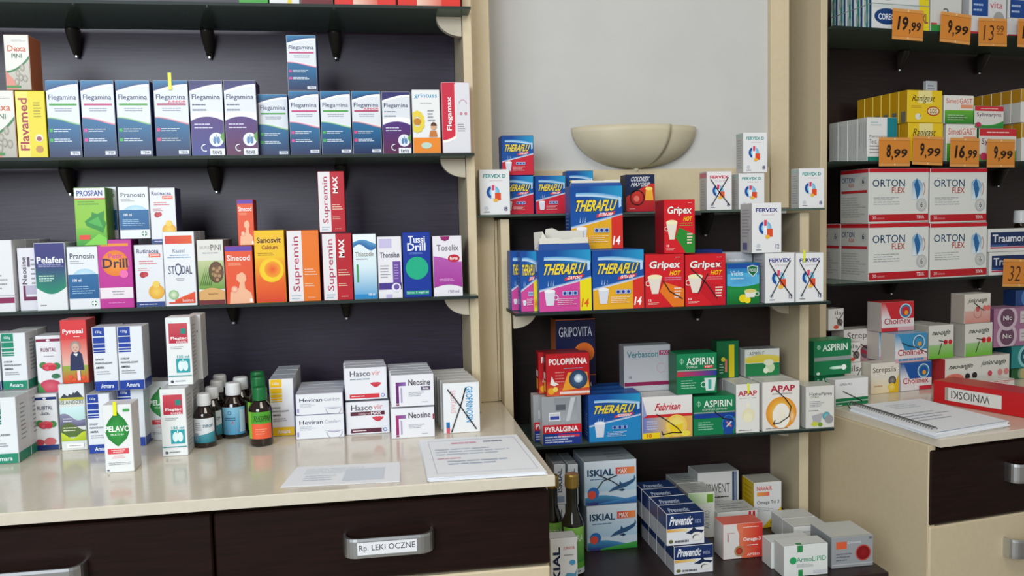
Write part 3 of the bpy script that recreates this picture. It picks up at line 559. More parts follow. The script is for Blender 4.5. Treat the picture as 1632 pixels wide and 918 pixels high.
def _isk(P, green):
    P.r(0, .3, 1, 1, 'a8c8dc', 'd4dee8'); P.t('ISKIAL', .05, .66, .56, .82, '1c3c5c', .03); P.r(.6, .68, .97, .84, 'd0403a', h='e89050'); P.t('MAX', .64, .70, .82, .81, 'f4e8e0', .01); P.ln(.1, .56, .6, .62, 1, '5a7a9a')
    P.q([(.45, .28), (.55, .38), (.66, .44), (.68, .52), (.72, .46), (.84, .5), (.95, .56), (.96, .66), (.985, .56), (.95, .48), (.8, .38), (.62, .32)], '2f5478'); P.q([(.6, .33), (.72, .28), (.78, .31), (.7, .36)], '24405e'); P.q([(.46, .275), (.62, .32), (.8, .38), (.68, .33)], 'd8e4ec')
    P.band(lambda u: 0, lambda u: .14+.08*math.sin(u*4+.4), '1c3a80', '4a90b8'); P.band(lambda u: 0, lambda u: .02+.16*max(0, u-.2), '2a8a3a' if green else '2a5a9a', '4aa04a' if green else '4a8ac0'); P.e(.16, .28, .11, None, '2a6ab0'); P.e(.13, .24, .08, None, 'd8503c')
    P.r(.04, .0, .25, .06, '3a3a80'); P.on('T').ln(.5, .2, .9, .8, 3, '6a7a80')
@design('c4d4e0', '9aaab8', '8e989e')
def iskial(P): _isk(P, False); P.on('F'); P.k = 14; P.pen((.28, .68), (.5, .55), (.66, .42)); P.pen((.62, .66), (.35, .55), (.24, .38))
@design('c4d4e0', '9aaab8', '8e989e')
def iskial_green(P): _isk(P, True)
@design('d4dae2', 'b8bec8', '9aa0a6')
def iskial_spine(P): P.t('ISKIAL', .3, .3, .7, .9, '3a4a6a', .02, rot=90); P.r(.1, .05, .9, .2, '8a9ab8')
@design('e4e8ea', 'c0c4c8', 'c8ccd0')
def iskial_junior(P): P.t('ISKIAL', .08, .0, .36, .85, '1c2c4c', .035, rot=90); P.t('JUNIOR', .48, .78, .92, .85, 'c04a5a', .01); P.ln(.5, .66, .9, .72, 1); P.e(.82, .55, .12, .05, '4aa0d0'); P.q([(.4, .2), (.6, .36), (.9, .34), (.98, .42), (.95, .24), (.7, .14)], '5a9ac0'); P.e(.6, .1, .3, .1, '8ab4d0')
@design('e0e2e6', 'a8a8aa', '1f3462')
def preventic(P):
    P.r(0, .52, 1, 1, '1c2f60', '203768'); P.t('Preventic', .06, .62, .72, .92, 'e8ecf2', .03, i=.08); P.t('KIDS', .76, .66, .92, .78, 'a8b8d8', .0); P.r(0, .42, .55, .51, 'd8a030', h='e8d8a0'); P.ln(.2, .06, .6, .16, 1, '6a6a70', .7); P.e(.1, .12, .06, .06, '6a6a3a')
    P.q([(.5, .36), (.66, .46), (.72, .56), (.78, .46), (1, .42), (.9, .3), (.7, .3)], '1f2f50'); P.e(.8, .24, .16, .14, 'e4e4e0'); P.e(.78, .22, .1, .08, '3a4050'); P.e(.8, .2, .09, .08, 'e4e4e0'); P.on('T').t('Preventic', .1, .12, .7, .6, 'b0bcd4', .03, i=.08); P.on('L').r(0, .52, 1, 1, '1c2f60').r(.02, .04, .06, .48, '8a8a8c')
@design('d8dad4', 'b8bab8', 'b0b2b0')
def greenwhite(P): P.r(0, .75, .9, 1, '9ac08a', h='d8e4c8'); P.r(.7, .78, .95, .96, '6a9a2a'); P.t('ARTRO', .6, .2, .8, .6, '8a9098', .0, rot=90); P.on('T').ln(.2, .1, .9, .9, 4, '8a908a')
@design('c9c9c8', 'a8a8a6', 'a4a4a2')
def fervent(P): P.t('FERWENT', .1, .6, .78, .78, '4a4a48', .0); P.ln(.4, .48, .8, .55, 1, '444'); P.r(.84, 0, .9, 1, '3a4a6a'); P.r(.92, 0, .95, 1, '4a6aa0'); P.ln(.1, .2, .6, .36, 2)
@design('d4d4d0', 'b4b4b0', 'b4b6b4')
def fervent_red(P): P.t('FERWENT', .08, .6, .72, .78, '5a5a58', .0); P.r(.78, .3, .84, 1, 'c03038'); P.r(.88, .3, .94, 1, 'c03038'); P.on('T').ln(.2, .2, .9, .8, 3, '7a8080')
@design('d8503a', 'd4d0cc', 'd8685a')
def omega_red(P):
    P.r(0, 0, 1, 1, 'dcd8d4'); P.band(lambda u: 0, lambda u: 1, 'd86a4a', n=2, u0=.46); P.q([(.46, 0), (.40, .3), (.40, .7), (.34, .9), (.34, 1), (.5, 1), (.5, 0)], 'dc7a5a'); P.r(.5, 0, 1, 1, 'dc6a4a', h='cc2c2c'); P.ln(.08, .72, .3, .78, 1, 'c8909a'); P.r(.1, .5, .13, .72, 'b0787a'); P.ln(.5, .86, .95, .93, 1, 'f0c0b0'); P.t('Omega-3', .5, .46, .95, .60, 'f6ece8', .025); P.ln(.6, .34, .95, .4, 1, 'f8dcd4'); P.t('APTEO', .6, .06, .92, .13, 'f4dcd4', .02)
    P.e(.4, .22, .13, None, 'a8885a'); P.e(.4, .22, .085, None, 'a02c24', 'c04a3a')
@design('d2d4d4', 'c0a018', 'a8a8a0')
def omega_yellow(P): P.t('NAVAIR', .1, .82, .66, .92, 'c84a4a', .02); P.r(.1, .70, .56, .79, 'e09a3a', h='d86a5a'); P.t('Omega Tri 3', .1, .50, .92, .60, '4a4a4a', .01); P.ln(.1, .36, .8, .46, 3); P.q([(.3, 0), (1, 0), (1, .45)], 'd8b01c'); P.e(.78, .1, .18, .09, '4a4a20', 'a0901c'); P.on('L').ln(.1, .1, .9, .9, 8, 'a08410')
@design('dedfdc', 'c0c0bc', 'c8cac8')
def white_red(P): P.ring(.3, .3, .12, .02, 'a83a4a'); P.ring(.5, .3, .12, .02, 'a83a4a'); P.ln(.1, .7, .7, .8, 1)
@design('dee2e0', 'c2c4c2', 'd0d4d2')
def armolipid(P): P.r(.3, .78, .42, 1, '2a8a4a'); P.r(.32, 0, .42, .2, '2a8a4a'); P.e(.2, .52, .08, None, '2aa060'); P.t('ArmoLIPID', .28, .46, .96, .62, '2a9a6a', .0); P.ln(.28, .28, .75, .4, 3); P.r(.66, .06, .98, .16, 'c8ccd4'); P.on('T').r(.3, .0, .42, .25, '2a8a4a')
@design('9a9ea2', '8a8e90', 'c2c4c0')
def grey_red(P): P.r(.1, .62, .36, .86, 'd8603a'); P.t('Diosmi', .38, .78, .7, .86, 'd8dade'); P.ln(.1, .2, .5, .5, 3, '6a6e76'); P.e(.76, .45, .19, None, 'b8504a'); P.e(.76, .45, .16, None, '7a1418', '981c20'); P.r(0, .08, 1, .12, 'b8bcc0'); P.r(.9, .9, .97, .97, '6a6e76')
def _orton(P):
    P.t('ORTON', .06, .66, .60, .80, '24486a', .008); P.t('FLEX', .38, .54, .60, .65, 'b03a34', .012); P.ln(.08, .32, .55, .48, 4, 'a0a4a8'); P.r(0, .02, 1, .15, 'b81c26'); P.t('30', .06, .06, .12, .12, 'f0d0d0'); P.t('tabletek', .13, .06, .26, .1, 'e8a0a0', 0); P.t('TEVA', .8, .06, .93, .12, 'f4e0e0', .02); P.r(0, .93, 1, 1, 'c01f2a')
    P.band(lambda u: .42, lambda u: .8-(u-.8)**2*10, 'e0ecf2', '8ab4d4', u0=.72, u1=.9); P.q([(.75, .7), (.8, .82), (.86, .62), (.84, .5), (.8, .42), (.78, .55)], '2a6aa4'); P.ring(.78, .62, .16, .008, 'b04a40', a0=-.6, a1=.6); P.e(.88, .32, .09, None, 'b8bcbc', 'dcdedc'); P.t('6', .86, .27, .9, .37, '3a3a3a', .01)
    P.on('L').r(0, .93, 1, 1, 'b81c26').t('ORTON', .04, .76, .5, .86, '24486a', .01).t('FLEX', .3, .68, .5, .74, 'b03a34').e(.82, .78, .12, None, 'b4b8b8').t('6', .78, .73, .86, .83, '3a3a3a').r(.04, .56, .96, .61, 'b02a30').ln(.05, .1, .95, .5, 9, 'a8a8a6')
@design('dfe3de', 'bfbfbb', 'b82830')
def orton(P): _orton(P)
@design('e0e2e0', 'c4c4c2', 'c8cac8')
def traumon(P): P.r(.04, .22, 1, .86, '1c3260'); P.t('Traumon', .08, .42, .80, .76, 'e4e8ee', .02); P.r(.04, .14, 1, .2, 'c03a5a'); P.r(.04, .24, .4, .32, '3a5a9a'); P.ring(.95, .55, .12, .02, 'a0b8e0')
@design('e6e8e8', 'c4c6c4', 'c8cac8')
def teal_white(P): P.t('Pantoprazol', .06, .52, .78, .60, '4a5058', .0); P.t('Teva', .06, .4, .3, .5, '4a5058', .0); P.r(.66, .12, 1, 1, '17828e'); P.r(0, 0, 1, .1, '17826e'); P.ln(.1, .8, .5, .92, 2, 'a8c8c8'); P.ln(.06, .16, .5, .38, 3); P.on('L').r(.2, .3, .24, .9, '8a8a8a').r(.4, .4, .43, .9, '9a9a9a').r(.65, .2, .68, .9, '9a9a9a').r(.85, .3, .88, .9, '8a8a8a')
@design('ecca24', 'b8921c', 'd8bc30')
def ranigast(P): P.r(.3, .6, .7, 1, 'f0e49a'); P.t('Ranigast', .1, .60, .82, .86, '3a2e20', .0, i=.1); P.e(.74, .36, .19, .15, 'b8402c'); P.e(.74, .36, .16, .115, 'e8dcb0'); P.t('S.O.S', .64, .29, .84, .43, '8a4030'); P.e(.3, .18, .09, .1, 'e8e8d8'); P.q([(.33, .12), (.38, .2), (.36, .28)], '6a8a3a'); P.ln(.1, .44, .45, .54, 2, 'c89a3a'); P.on('L').r(.2, 0, .8, .35, '6a6a60').r(.1, .4, .9, .95, 'c09018')
@design('e8e8e2', 'b8b8b0', '1c5c38')
def simetigast(P): P.t('SimetiGAST', .05, .72, .96, .90, 'd05a4a', .006); P.r(.55, .55, .98, .68, 'e89a7a'); P.r(0, 0, 1, .48, '2a8030', '6ab83a'); P.r(.1, .15, .7, .3, '3a7a3a'); P.ln(.1, .1, .8, .34, 3, 'b8d8a0')
@design('e0e0da', '2a6a3a', 'a8443c')
def sylimaryna(P): P.r(0, .78, 1, 1, 'cc2f38'); P.ln(.2, .84, .8, .94, 1, 'f4c8c4'); P.t('Sylimaryna', .06, .48, .92, .70, '6a3a60', .0); P.band(lambda u: 0, lambda u: .12+.25*(u-.4)**2*2.4, '2a8a34', '3a9a44'); P.e(.12, .14, .1, .12, 'c03a60')
@design('e2e4e2', 'b89a4c', 'c0a04a')
def yellow_white(P): P.r(0, .62, 1, 1, 'b88a1c', 'c89a24'); P.t('H', .4, .7, .6, .92, '7a5a1a'); P.on('L').r(0, .6, 1, 1, 'b08018').r(0, 0, 1, .6, 'c4c4c0')
@design('dee2e2', '9ac0bc', 'd0d4d4')
def corega(P): P.r(0, .86, 1, 1, 'd0d8d8'); P.e(.25, .5, .22, .34, '123a74', '1c4c8c'); P.t('COREGA', .1, .36, .44, .62, 'e8eef4', .02); P.r(.5, .3, .8, .8, '2a9ac4', h='d8e8ec'); P.r(.82, 0, 1, 1, 'e8d424'); P.t('XL', .86, .3, .98, .7, '8a3a5a', .02); P.on('L').r(0, 0, 1, 1, 'd4dcdc').r(.25, 0, .5, 1, '2a8c84').r(.65, 0, .9, 1, '2a4c80').e(.2, .5, .15, .3, 'a8b4b4').e(.58, .5, .1, .3, 'c4d0d0')
@design('d6d8d4', 'b4b4b2', 'c0c0c0')
def grey_tall(P): P.ln(.3, .7, .8, .9, 2, '6a9a8a'); P.t('2', .4, .3, .6, .5, '5a6a6a', 0); P.r(0, 0, 1, .14, '3a9a4a'); P.r(0, .14, .2, .18, 'c04040')
@design('dcdee0', 'b8babc', 'c0c0c0')
def vita(P): P.r(.1, .8, .9, .9, '4a9ac8', h='e0506a'); P.r(.06, .34, .5, .66, '1c4a94'); P.ln(.1, .4, .45, .6, 2, 'a8c0e4'); P.e(.8, .3, .15, .14, 'a8a8a4'); P.t('vita', .55, .5, .9, .62, 'c85a6a', 0); P.r(0, 0, .5, .04, 'c83a4a')
@design('dedbd6', 'b8b2aa', 'ccc8c0')
def strepsils_pink(P): P.t('Strepsils', .08, .66, .95, .92, '4a4444', .0, o=None); P.r(.3, 0, 1, .5, 'c8909c', 'dcc0c0'); P.e(.62, .3, .16, None, '5a4a50', '8a7a7c'); P.q([(.4, .3), (.9, .1), (.88, .2), (.46, .4)], 'a8304a'); P.pen((.45, .55), (.7, .35), (.98, .22))
@design('e4e4e0', 'c0bcb4', 'd8d6d0')
def strepsils_white(P): P.t('ils', .4, .72, .85, .92, '3a3434', 0); P.e(.75, .36, .2, None, '5a5050', '9a8a84'); P.e(.5, .14, .18, .1, 'd8583a'); P.pen((.95, .8), (.7, .5)); P.pen((.5, .6), (.85, .2))
@design('e2ded2', 'c4beb0', 'd0ccc4')
def strepsils_yellow(P): P.t('Strepsils', .06, .64, .9, .88, '443e3a', 0); P.r(0, 0, .6, .5, 'e8d4a8', 'e6e0d0'); P.q([(.6, 0), (1, 0), (1, .6), (.86, .3)], 'e4b81c'); P.e(.76, .4, .14, None, '4a4444', '9a948c'); P.e(.74, .18, .14, .14, 'e8c030', 'f0dc80'); P.ln(.1, .2, .5, .3, 1, 'c8a070')
def _chol(P, bg, bar):
    P.r(0, .42, 1, 1, 'e4e6ea', bg); P.q([(.3, .42), (1, .42), (1, 1), (.1, 1)], bg); P.ring(.74, .68, .19, .05, 'c4d8e4'); P.ring(.74, .68, .16, .04, '2a7aa8'); P.e(.76, .62, .06, None, 'e8a030'); P.r(0, 0, 1, .42, 'e4dcdc'); P.t('Cholinex', .08, .24, .9, .46, 'b02c40', .012); P.r(.6 if bar != 'w' else 0, .0, 1, .14, 'c8283a' if bar == 'r' else 'd8a8b0')
@design('cc2c34', 'b4aca6', 'c83a3c')
def cholinex_red(P): _chol(P, 'c82c34', 'w'); P.r(0, .0, .5, .12, 'c82c34')
@design('4a9ac8', 'c4bcb4', '8ab4cc')
def cholinex_blue(P): _chol(P, '3a90c0', 'w'); P.ln(.1, .04, .95, .14, 1, '4a90c0', .8); P.pen((.2, .7), (.4, .58), (.6, .52), (.98, .3))
@design('1c5a9c', 'c4bcb4', '8ab4cc')
def cholinex_navy(P): _chol(P, '1c54a0', 'r')
def _angin(P, name, low, dots):
    P.t(name, .1, .66, .9, .86, '2e3a2c', .02, i=.1); P.r(0, 0, 1, .42, low, mixc(low, 'dcdcd4', .35))
    for a, b, col in dots: P.e(a, b, .085, None, col)
@design('dadad2', 'aaa89e', 'c8c8c0')
def neoangin_green(P): _angin(P, 'neo-angin', '6ab82a', [(.68, .48, 'd02c30'), (.87, .48, 'd02c30')]); P.pen((.4, .55), (.7, .48)); P.pen((.5, .45), (.38, .12))
@design('d8d4ca', 'aaa096', 'c8c8c0')
def juniorangin(P): _angin(P, 'junior-angin', 'd08a80', [(.5, .48, 'c85a5a'), (.78, .5, 'd8706a'), (.92, .5, 'd8706a')]); P.ring(.5, .34, .16, .015, 'a86a60'); P.pen((.35, .7), (.72, .42))
@design('dcdad2', 'b4363a', 'd0cec6')
def neo_long(P): P.t('neo-angin', .04, .56, .44, .78, '2e3a2c', .02, i=.1); P.t('junior-angin', .54, .6, .96, .84, '2e3a2c', .02, i=.1); P.r(0, 0, .46, .1, 'd05a4a'); P.e(.14, .26, .14, .18, 'e07a68'); P.e(.34, .3, .04, None, '2a2428'); P.e(.45, .32, .04, None, '2a2428'); P.e(.32, .08, .08, .14, 'e09a3a'); P.e(.69, .34, .035, None, 'cc4a58'); P.e(.85, .35, .04, None, 'd88a88'); P.e(.95, .36, .04, None, 'd88a88')
@design('dcdad4', 'c4c0ba', 'dedcd6')
def low_pink(P): P.t('Cardio', .45, .5, .85, .8, 'd88070', 0); P.r(.4, .82, 1, .92, 'd05a50')
def _tubes(P, bg, rng):
    P.r(0, 0, 1, 1, bg)
    for v in (.27, .75): P.e(.3, v, .24, None, mixc(bg, 'fff', .35)); P.e(.3, v, .17, None, mixc(bg, '000', .6)); P.t('Nic', .2, v-.06, .4, v+.06, 'd8d8d8', .02); P.r(.6, v-.16, 1, v+.16, rng); P.ln(.64, v-.08, .98, v+.08, 2)
@design('a87a98', '7a4a6a', 'b48aa4')
def tubes_violet(P): _tubes(P, 'a07090', 'cfc4c8')
@design('2a8484', '184c50', '2a7a7c')
def tubes_teal(P): P.e(.5, .5, .3, None, '8ac4c8'); P.e(.5, .5, .22, None, '1a5a68'); P.t('Nic', .38, .42, .62, .58, 'e0ecec', .02)
@design('2a5a34', '183a20', '2a6a3a')
def tubes_green(P): P.e(.5, .5, .3, None, '7a9a7a'); P.e(.5, .5, .22, None, 'b8a878')
@design('24467c', '1a2e58', '2a4a80')
def blue_box(P): P.e(.5, .5, .3, None, '4a7ab8')
@design('d8342c', 'b82c28', 'c83a34')
def red_low(P): P.r(.3, 0, .7, 1, 'e8c8b8', h='d86a5a'); P.e(.8, .4, .1, None, 'e8d8c0')
@design('3a9a34', '2a6a2c', '4aa03c')
def green_low(P): P.ln(.1, .2, .9, .8, 3, 'c8e0b8')
@design('dfe2e4', 'c0c4c4', 'd0d0d0')
def mixed_low(P): P.ln(.1, .1, .6, .5, 2, '4a6a5a'); P.e(.8, .3, .1, None, 'c85a9a'); P.q([(.6, 0), (.75, 0), (.7, .5)], 'e0c83a')
# ------------------------------------------------------------------ the room shell
FL = -EYE
def quadbox(name, u, s0, s1, d0, d1, z0, z1, m, b=.001, parent=None):
    return box(name, s0, s1, d0, d1, z0, z1, m, parent, b, rz=u.a)
struct(box('wall_back', -2.4, .955, 1.885, 1.98, FL, 1.4, M['wall'], b=0.0005))
struct(quadbox('wall_right', UR, 1.262, 3.4, 1.99, 2.09, FL, 1.4, M['wall'], b=.0005))
struct(box('wall_corner', .943, .955, 1.981, 2.15, FL, 1.4, M['wall'], b=.0005))
struct(box('floor', -2.6, 3.4, -2.6, 2.9, FL-.05, FL, M['floor'], b=.0005))
struct(box('trim_1', .908, .953, 1.868, 1.884, .024, 1.4, M['cream']))             # cream board right of the white wall
# ------------------------------------------------------------------ left shelving unit
Z2L, Z3L, Z1L, ZCL = .137, -.1353, .4094, -.375
LX0 = -1.35
unit = empty('shelving_unit', (-.6, 1.75, EYE+ZCL-.02)); tag(unit, 'left wall shelving unit of dark wenge back panel with cream end panel', 'shelving')
def part(name, x0, x1, y0, y1, z0, z1, m, par, b=.001): return box(name, x0, x1, y0, y1, z0, z1, m, par, b)
part('back_panel', LX0, .174, 1.84, 1.858, ZCL+.001, 1.2, M['wenge_glare'], unit)
part('end_panel', .1745, .192, 1.662, 1.858, ZCL+.001, 1.2, M['cream'], unit)
part('filler_board', .1925, .240, 1.76, 1.778, ZCL+.001, 1.2, M['cream'], unit)
part('filler_board', .2405, .247, 1.765, 1.781, ZCL+.001, .009, M['cream'], unit)
# ------------------------------------------------------------------ glass shelves
def slab_obj(name, u, poly, z, th, parent=None, edge='edge'):
    """glass plate from an outline, top at z; edges in darker green"""
    n = len(poly); cx = sum(p[0] for p in poly)/n; cy = sum(p[1] for p in poly)/n
    V = [(a-cx, b-cy, 0) for a, b in poly]+[(a-cx, b-cy, -th) for a, b in poly]
    Fs = [list(range(n)), list(range(2*n-1, n-1, -1))]+[[i, i+n, (i+1) % n+n, (i+1) % n] for i in range(n)]
    mi = [0, 0]+[1]*n
    return mkobj(name, V, Fs, [M['glass'], M[edge]], parent, u.w(cx, cy, z), u.a, mi)
def peg(u, s, z, d_back, parent, ln=.062, h=.05, m='black'):
    """tapered bracket under a shelf: deep at its tip where it meets the back panel"""
    V = []; n = 14; sec = [(0, .0135, .022), (.1, .0135, .021), (.35, .012, .018), (.7, .0085, .012), (.93, .006, .008), (1, .003, .005)]
    for t, rx, ry in sec:
        for i in range(n): a = 2*math.pi*i/n; V.append((rx*math.cos(a), -ry-.001+ry*math.sin(a), -h*t))
    Fs = [[n*i+j, n*i+n+j, n*i+n+(j+1) % n, n*i+(j+1) % n] for i in range(len(sec)-1) for j in range(n)]+[list(range(n)), list(range(len(V)-1, len(V)-n-1, -1))]
    o = mkobj('bracket', V, Fs, M['peg'], None, u.w(s, d_back, z), u.a, smooth=True)
    o.parent = parent; o.matrix_parent_inverse = parent.matrix_basis.inverted()
    t_ = mkobj('screw', *lathe([(.0, -.004), (.004, -.004), (.004, .004), (0, .004)], 10), M['chrome'], o, (0, -.009, -h*.97)); return o
def end_bracket(u, s, z, d0, d1, parent, flip=1):
    """quarter round support of pale plastic below a shelf end"""
    n = 8; V = []; R_ = .046
    for y in (0, .016):
        V.append((0, y, 0))
        for i in range(n+1):
            a = i/n*math.pi/2; V.append((-flip*R_*math.cos(a)*1.05, y, -R_*.8*math.sin(a)))
    m = n+2
    Fs = [[0]+list(range(1, m)), list(range(2*m-1, m, -1))+[m]]+[[i, i+m, (i+1) % m+m, (i+1) % m] for i in range(m)]
    o = mkobj('end_bracket', V, Fs, M['clip'], None, u.w(s, (d0+d1)/2, z), u.a)
    o.parent = parent; o.matrix_parent_inverse = parent.matrix_basis.inverted(); return o
GT = .0055
def shelf(u, poly, z, label, pegs, db, ends=(), edge='edge'):
    g_ = .004 if edge == 'glass' else GT
    o = slab_obj('glass_shelf', u, poly, z, g_, None, edge); tag(o, label, 'shelf', 'glass shelves')
    bpy.context.view_layer.update()
    for s in pegs: peg(u, s, z-g_-.0003, db, o)
    for s, fl, d in ends: end_bracket(u, s, z-g_-.0003, d, d+.016, o, fl)
    return o
def sx(u, px, d, z): return u.s_at(px, d, z)
for z, lab, ps, e1 in ((Z1L, 'topmost smoky glass shelf of the left unit, seen from below', (122, 334, 535), 738),
                      (Z2L, 'left unit glass shelf carrying the row of blue and white syrup cartons', (112, 345, 545), 745),
                      (Z3L, 'left unit glass shelf carrying the colourful mixed syrup cartons', (150, 372, 552), 750)):
    shelf(UL, [(LX0, 1.615), (.186, 1.615), (.186, 1.660), (.174, 1.660), (.174, 1.814), (LX0, 1.814)], z, lab, [sx(UL, p, 1.83, z-.05) for p in ps], 1.8395, ((.1735, 1, 1.665),))
# ------------------------------------------------------------------ centre shelving unit
Z2C, Z3C, Z4C, ZBC = .0196, -.1713, -.4497, -.668
cu = empty('shelving_unit', (.58, 1.79, EYE-.75)); tag(cu, 'low centre shelving unit of dark back panel between cream uprights under the wall lamp', 'shelving')
part('back_panel', .267, .902, 1.86, 1.884, -.76, Z2C-.009, M['wenge'], cu)
part('upright', .2475, .266, 1.72, 1.884, -.76, Z2C-.009, M['cream'], cu)
part('upright', .903, .9245, 1.72, 1.884, -1.1, Z2C-.009, M['cream'], cu)
part('backsplash', .2455, .905, 1.868, 1.884, Z2C+.0005, .118, M['cream'], cu)
zb = ZBC
part('base_board', .345, .9255, 1.42, 1.719, ZBC-.02, ZBC, M['wenge'], cu); part('base_board', .2675, .9025, 1.7195, 1.8595, ZBC-.02, ZBC, M['wenge'], cu)
shelf(UL, [(.197, 1.705), (.953, 1.705), (.953, 1.758), (.905, 1.758), (.905, 1.866), (.245, 1.866), (.245, 1.757), (.197, 1.757)], Z2C, 'thin glass shelf of the centre unit just under the wall lamp', [.45, .74], 1.8595, edge='glass')
shelf(UL, [(.255, 1.597), (.906, 1.597), (.906, 1.717), (.901, 1.717), (.901, 1.858), (.268, 1.858), (.268, 1.718), (.255, 1.718)], Z3C, 'centre unit glass shelf carrying the opened flu remedy carton', [.46, .72], 1.8595, ((.9015, 1, 1.76), (.2685, -1, 1.70)))
shelf(UL, [(.268, 1.655), (.948, 1.655), (.948, 1.717), (.901, 1.717), (.901, 1.858), (.268, 1.858)], Z4C, 'lowest glass shelf of the centre unit, right above the dark base board', [.46, .72], 1.8595, ((.9015, 1, 1.76),))
# ------------------------------------------------------------------ right shelving unit (turned a little)
R1, R2, R3, RCZ = .4592, .135, -.165, -.44
def rpart(name, s0, s1, d0, d1, z0, z1, m, par, b=.001): return box(name, s0, s1, d0, d1, z0, z1, m, par, b, rz=UR.a)
ru = empty('shelving_unit', UR.w(2.0, 1.9, RCZ), UR.a); tag(ru, 'right shelving unit of dark back panel with a cream side panel', 'shelving')
bpy.context.view_layer.update()
SR = sx(UR, 1310, 1.76, .1)
def rp(name, *a, **k):
    o = rpart(name, *a, None, **k); o.parent = ru; o.matrix_parent_inverse = ru.matrix_basis.inverted(); return o
rp('side_panel', SR, SR+.019, 1.765, 1.988, RCZ+.001, 1.2, M['cream'])
rp('back_panel', SR+.0195, SR+1.2, 1.968, 1.988, RCZ+.001, 1.2, M['wenge'])
for z, lab, ps in ((R1, 'uppermost smoky glass shelf of the right unit with orange price tags', (1433, 1560)), (R2, 'right unit glass shelf carrying the yellow stomach remedy cartons', (1470, 1590)), (R3, 'right unit glass shelf carrying the red and white joint remedy cartons', (1420, 1560))):
    shelf(UR, [(SR+.02, 1.745), (SR+1.2, 1.745), (SR+1.2, 1.952), (SR+.02, 1.952)], z, lab, [sx(UR, p, 1.96, z-.05) for p in ps], 1.9675, ((SR+.0205, -1, 1.83),))
# ------------------------------------------------------------------ left counter with drawers
TH = .017
s1_, d1_ = UL.sd(884, 756, ZCL); s0_, d0_ = UL.sd(0, 819.5, ZCL); fr = (d1_+d0_)/2
def slab(name, u, poly, z, th, m):
    n = len(poly); cx = sum(p[0] for p in poly)/n; cy = sum(p[1] for p in poly)/n; b = .0015
    Vv = [(a-cx, q-cy, -b) for a, q in poly]+[(a-cx, q-cy, -th) for a, q in poly]+[((a-cx)*.998, (q-cy)*.996, 0) for a, q in poly]
    Fs = [list(range(2*n, 3*n)), list(range(2*n-1, n-1, -1))]+[[i, i+n, (i+1) % n+n, (i+1) % n] for i in range(n)]+[[i, (i+1) % n, (i+1) % n+2*n, i+2*n] for i in range(n)]
    return mkobj(name, Vv, Fs, m, None, u.w(cx, cy, z), u.a)
xb = UL.sd(822, 688, ZCL)[0]
V = [(LX0, fr), (s1_, fr), (max(xb, .2472), 1.714), (.247, 1.716), (.247, 1.8395), (LX0, 1.8395)]
wt = slab('worktop', UL, V, ZCL, TH, M['counter']); tag(wt, 'long glossy cream worktop under the left shelves', 'worktop')
cab = empty('drawer_cabinet', (-.4, 1.55, FL)); tag(cab, 'dark fronted drawer cabinet under the left worktop', 'cabinet')
xr = sx(UL, 876, fr+.012, -.47)
ztop = ZCL-TH-.004
part('carcass', LX0, .2465, fr+.05, 1.835, FL+.002, ZCL-TH-.0005, M['cream'], cab)
part('side_panel', xr-.03, xr-.012, fr+.05, 1.652, FL+.002, ZCL-TH-.0005, M['cream'], cab)
xg = sx(UL, 340, fr+.012, -.44); hz = UL.z_at(915, xg+.3, fr+.012)
drs = []
for x0, x1, n in ((LX0, xg-.0015, 0), (xg+.0015, xr, 1)):
    d = box('drawer', x0, x1, fr+.012, fr+.049, hz, ztop-.006, M['drawer'], None, .0025); d.parent = cab; d.matrix_parent_inverse = cab.matrix_basis.inverted(); drs.append(d)
d = box('drawer', LX0, xr, fr+.012, fr+.049, FL+.12, hz-.004, M['cream'], None, .0025); d.parent = cab; d.matrix_parent_inverse = cab.matrix_basis.inverted(); d['label'] = 'cream front of the lower drawer'
def bow_handle(u, s0, s1, dfront, z0, z1, parent, depth=.03):
    """flat bow handle: two legs and a bent strap"""
    W = s1-s0; H = z1-z0; n = 6; pr = []; r_ = .02
    pr.append((-W/2, 0))
    for i in range(n+1): a = i/n*math.pi/2; pr.append((-W/2+r_*(1-math.cos(a)), -(depth-r_)-r_*math.sin(a)))
    for i in range(n+1): a = (1-i/n)*math.pi/2; pr.append((W/2-r_*(1-math.cos(a)), -(depth-r_)-r_*math.sin(a)))
    pr.append((W/2, 0)); V = []; th = .004
    for x, y in pr:
        k = 1-th*2/W; xi, yi = x*k, min(0, y+th)
        V += [(x, y, H*.86), (x, y-.0, H*.14), (x*.995, y+.0006, 0), (xi, yi, 0), (xi, yi, H), (x*.995, y+.0006, H)]
    m = 6; N = len(pr); Fs = [[i*m+j, i*m+(j+1) % m, (i+1)*m+(j+1) % m, (i+1)*m+j] for i in range(N-1) for j in range(m)]+[[0, 1, 2, 3, 4, 5], [(N-1)*m+j for j in (5, 4, 3, 2, 1, 0)]]
    o = mkobj('handle', V, Fs, M['chrome'], None, u.w((s0+s1)/2, dfront-.0002, z0), u.a)
    o['label'] = 'satin chrome bow handle'
    bpy.context.view_layer.update(); o.parent = parent; o.matrix_parent_inverse = parent.matrix_world.inverted(); return o, W, H
df = fr+.012
hs0, hs1 = sx(UL, 548, df-.03, -.5), sx(UL, 694, df-.03, -.5)
hm = (hs0+hs1)/2; hza, hzb = UL.z_at(893, hs0, df-.03), UL.z_at(862, hs0, df-.03)
hd, HW, HH = bow_handle(UL, hs0, hs1, df, hza, hzb, drs[1])
pl = Print(HW*.66, 0.001, HH*.7); pl.base = None
pl.add([(0, 0), (1, 0), (1, 1), (0, 1)], [c('e8eaee')]*4); pl.nx(); pl.t('Rp. LEKI OCZNE', .03, .2, .97, .8, '2a2a34', .0)
lo = mkobj('name_label', pl.V, pl.Fs, M['plabel'], hd, (-HW*.02, -.0302, HH*.15), 0, cols=pl.C); lo['label'] = 'white paper strip with black lettering'
h0, h1 = sx(UL, -60, df-.03, -.5), sx(UL, 131, df-.03, -.5)
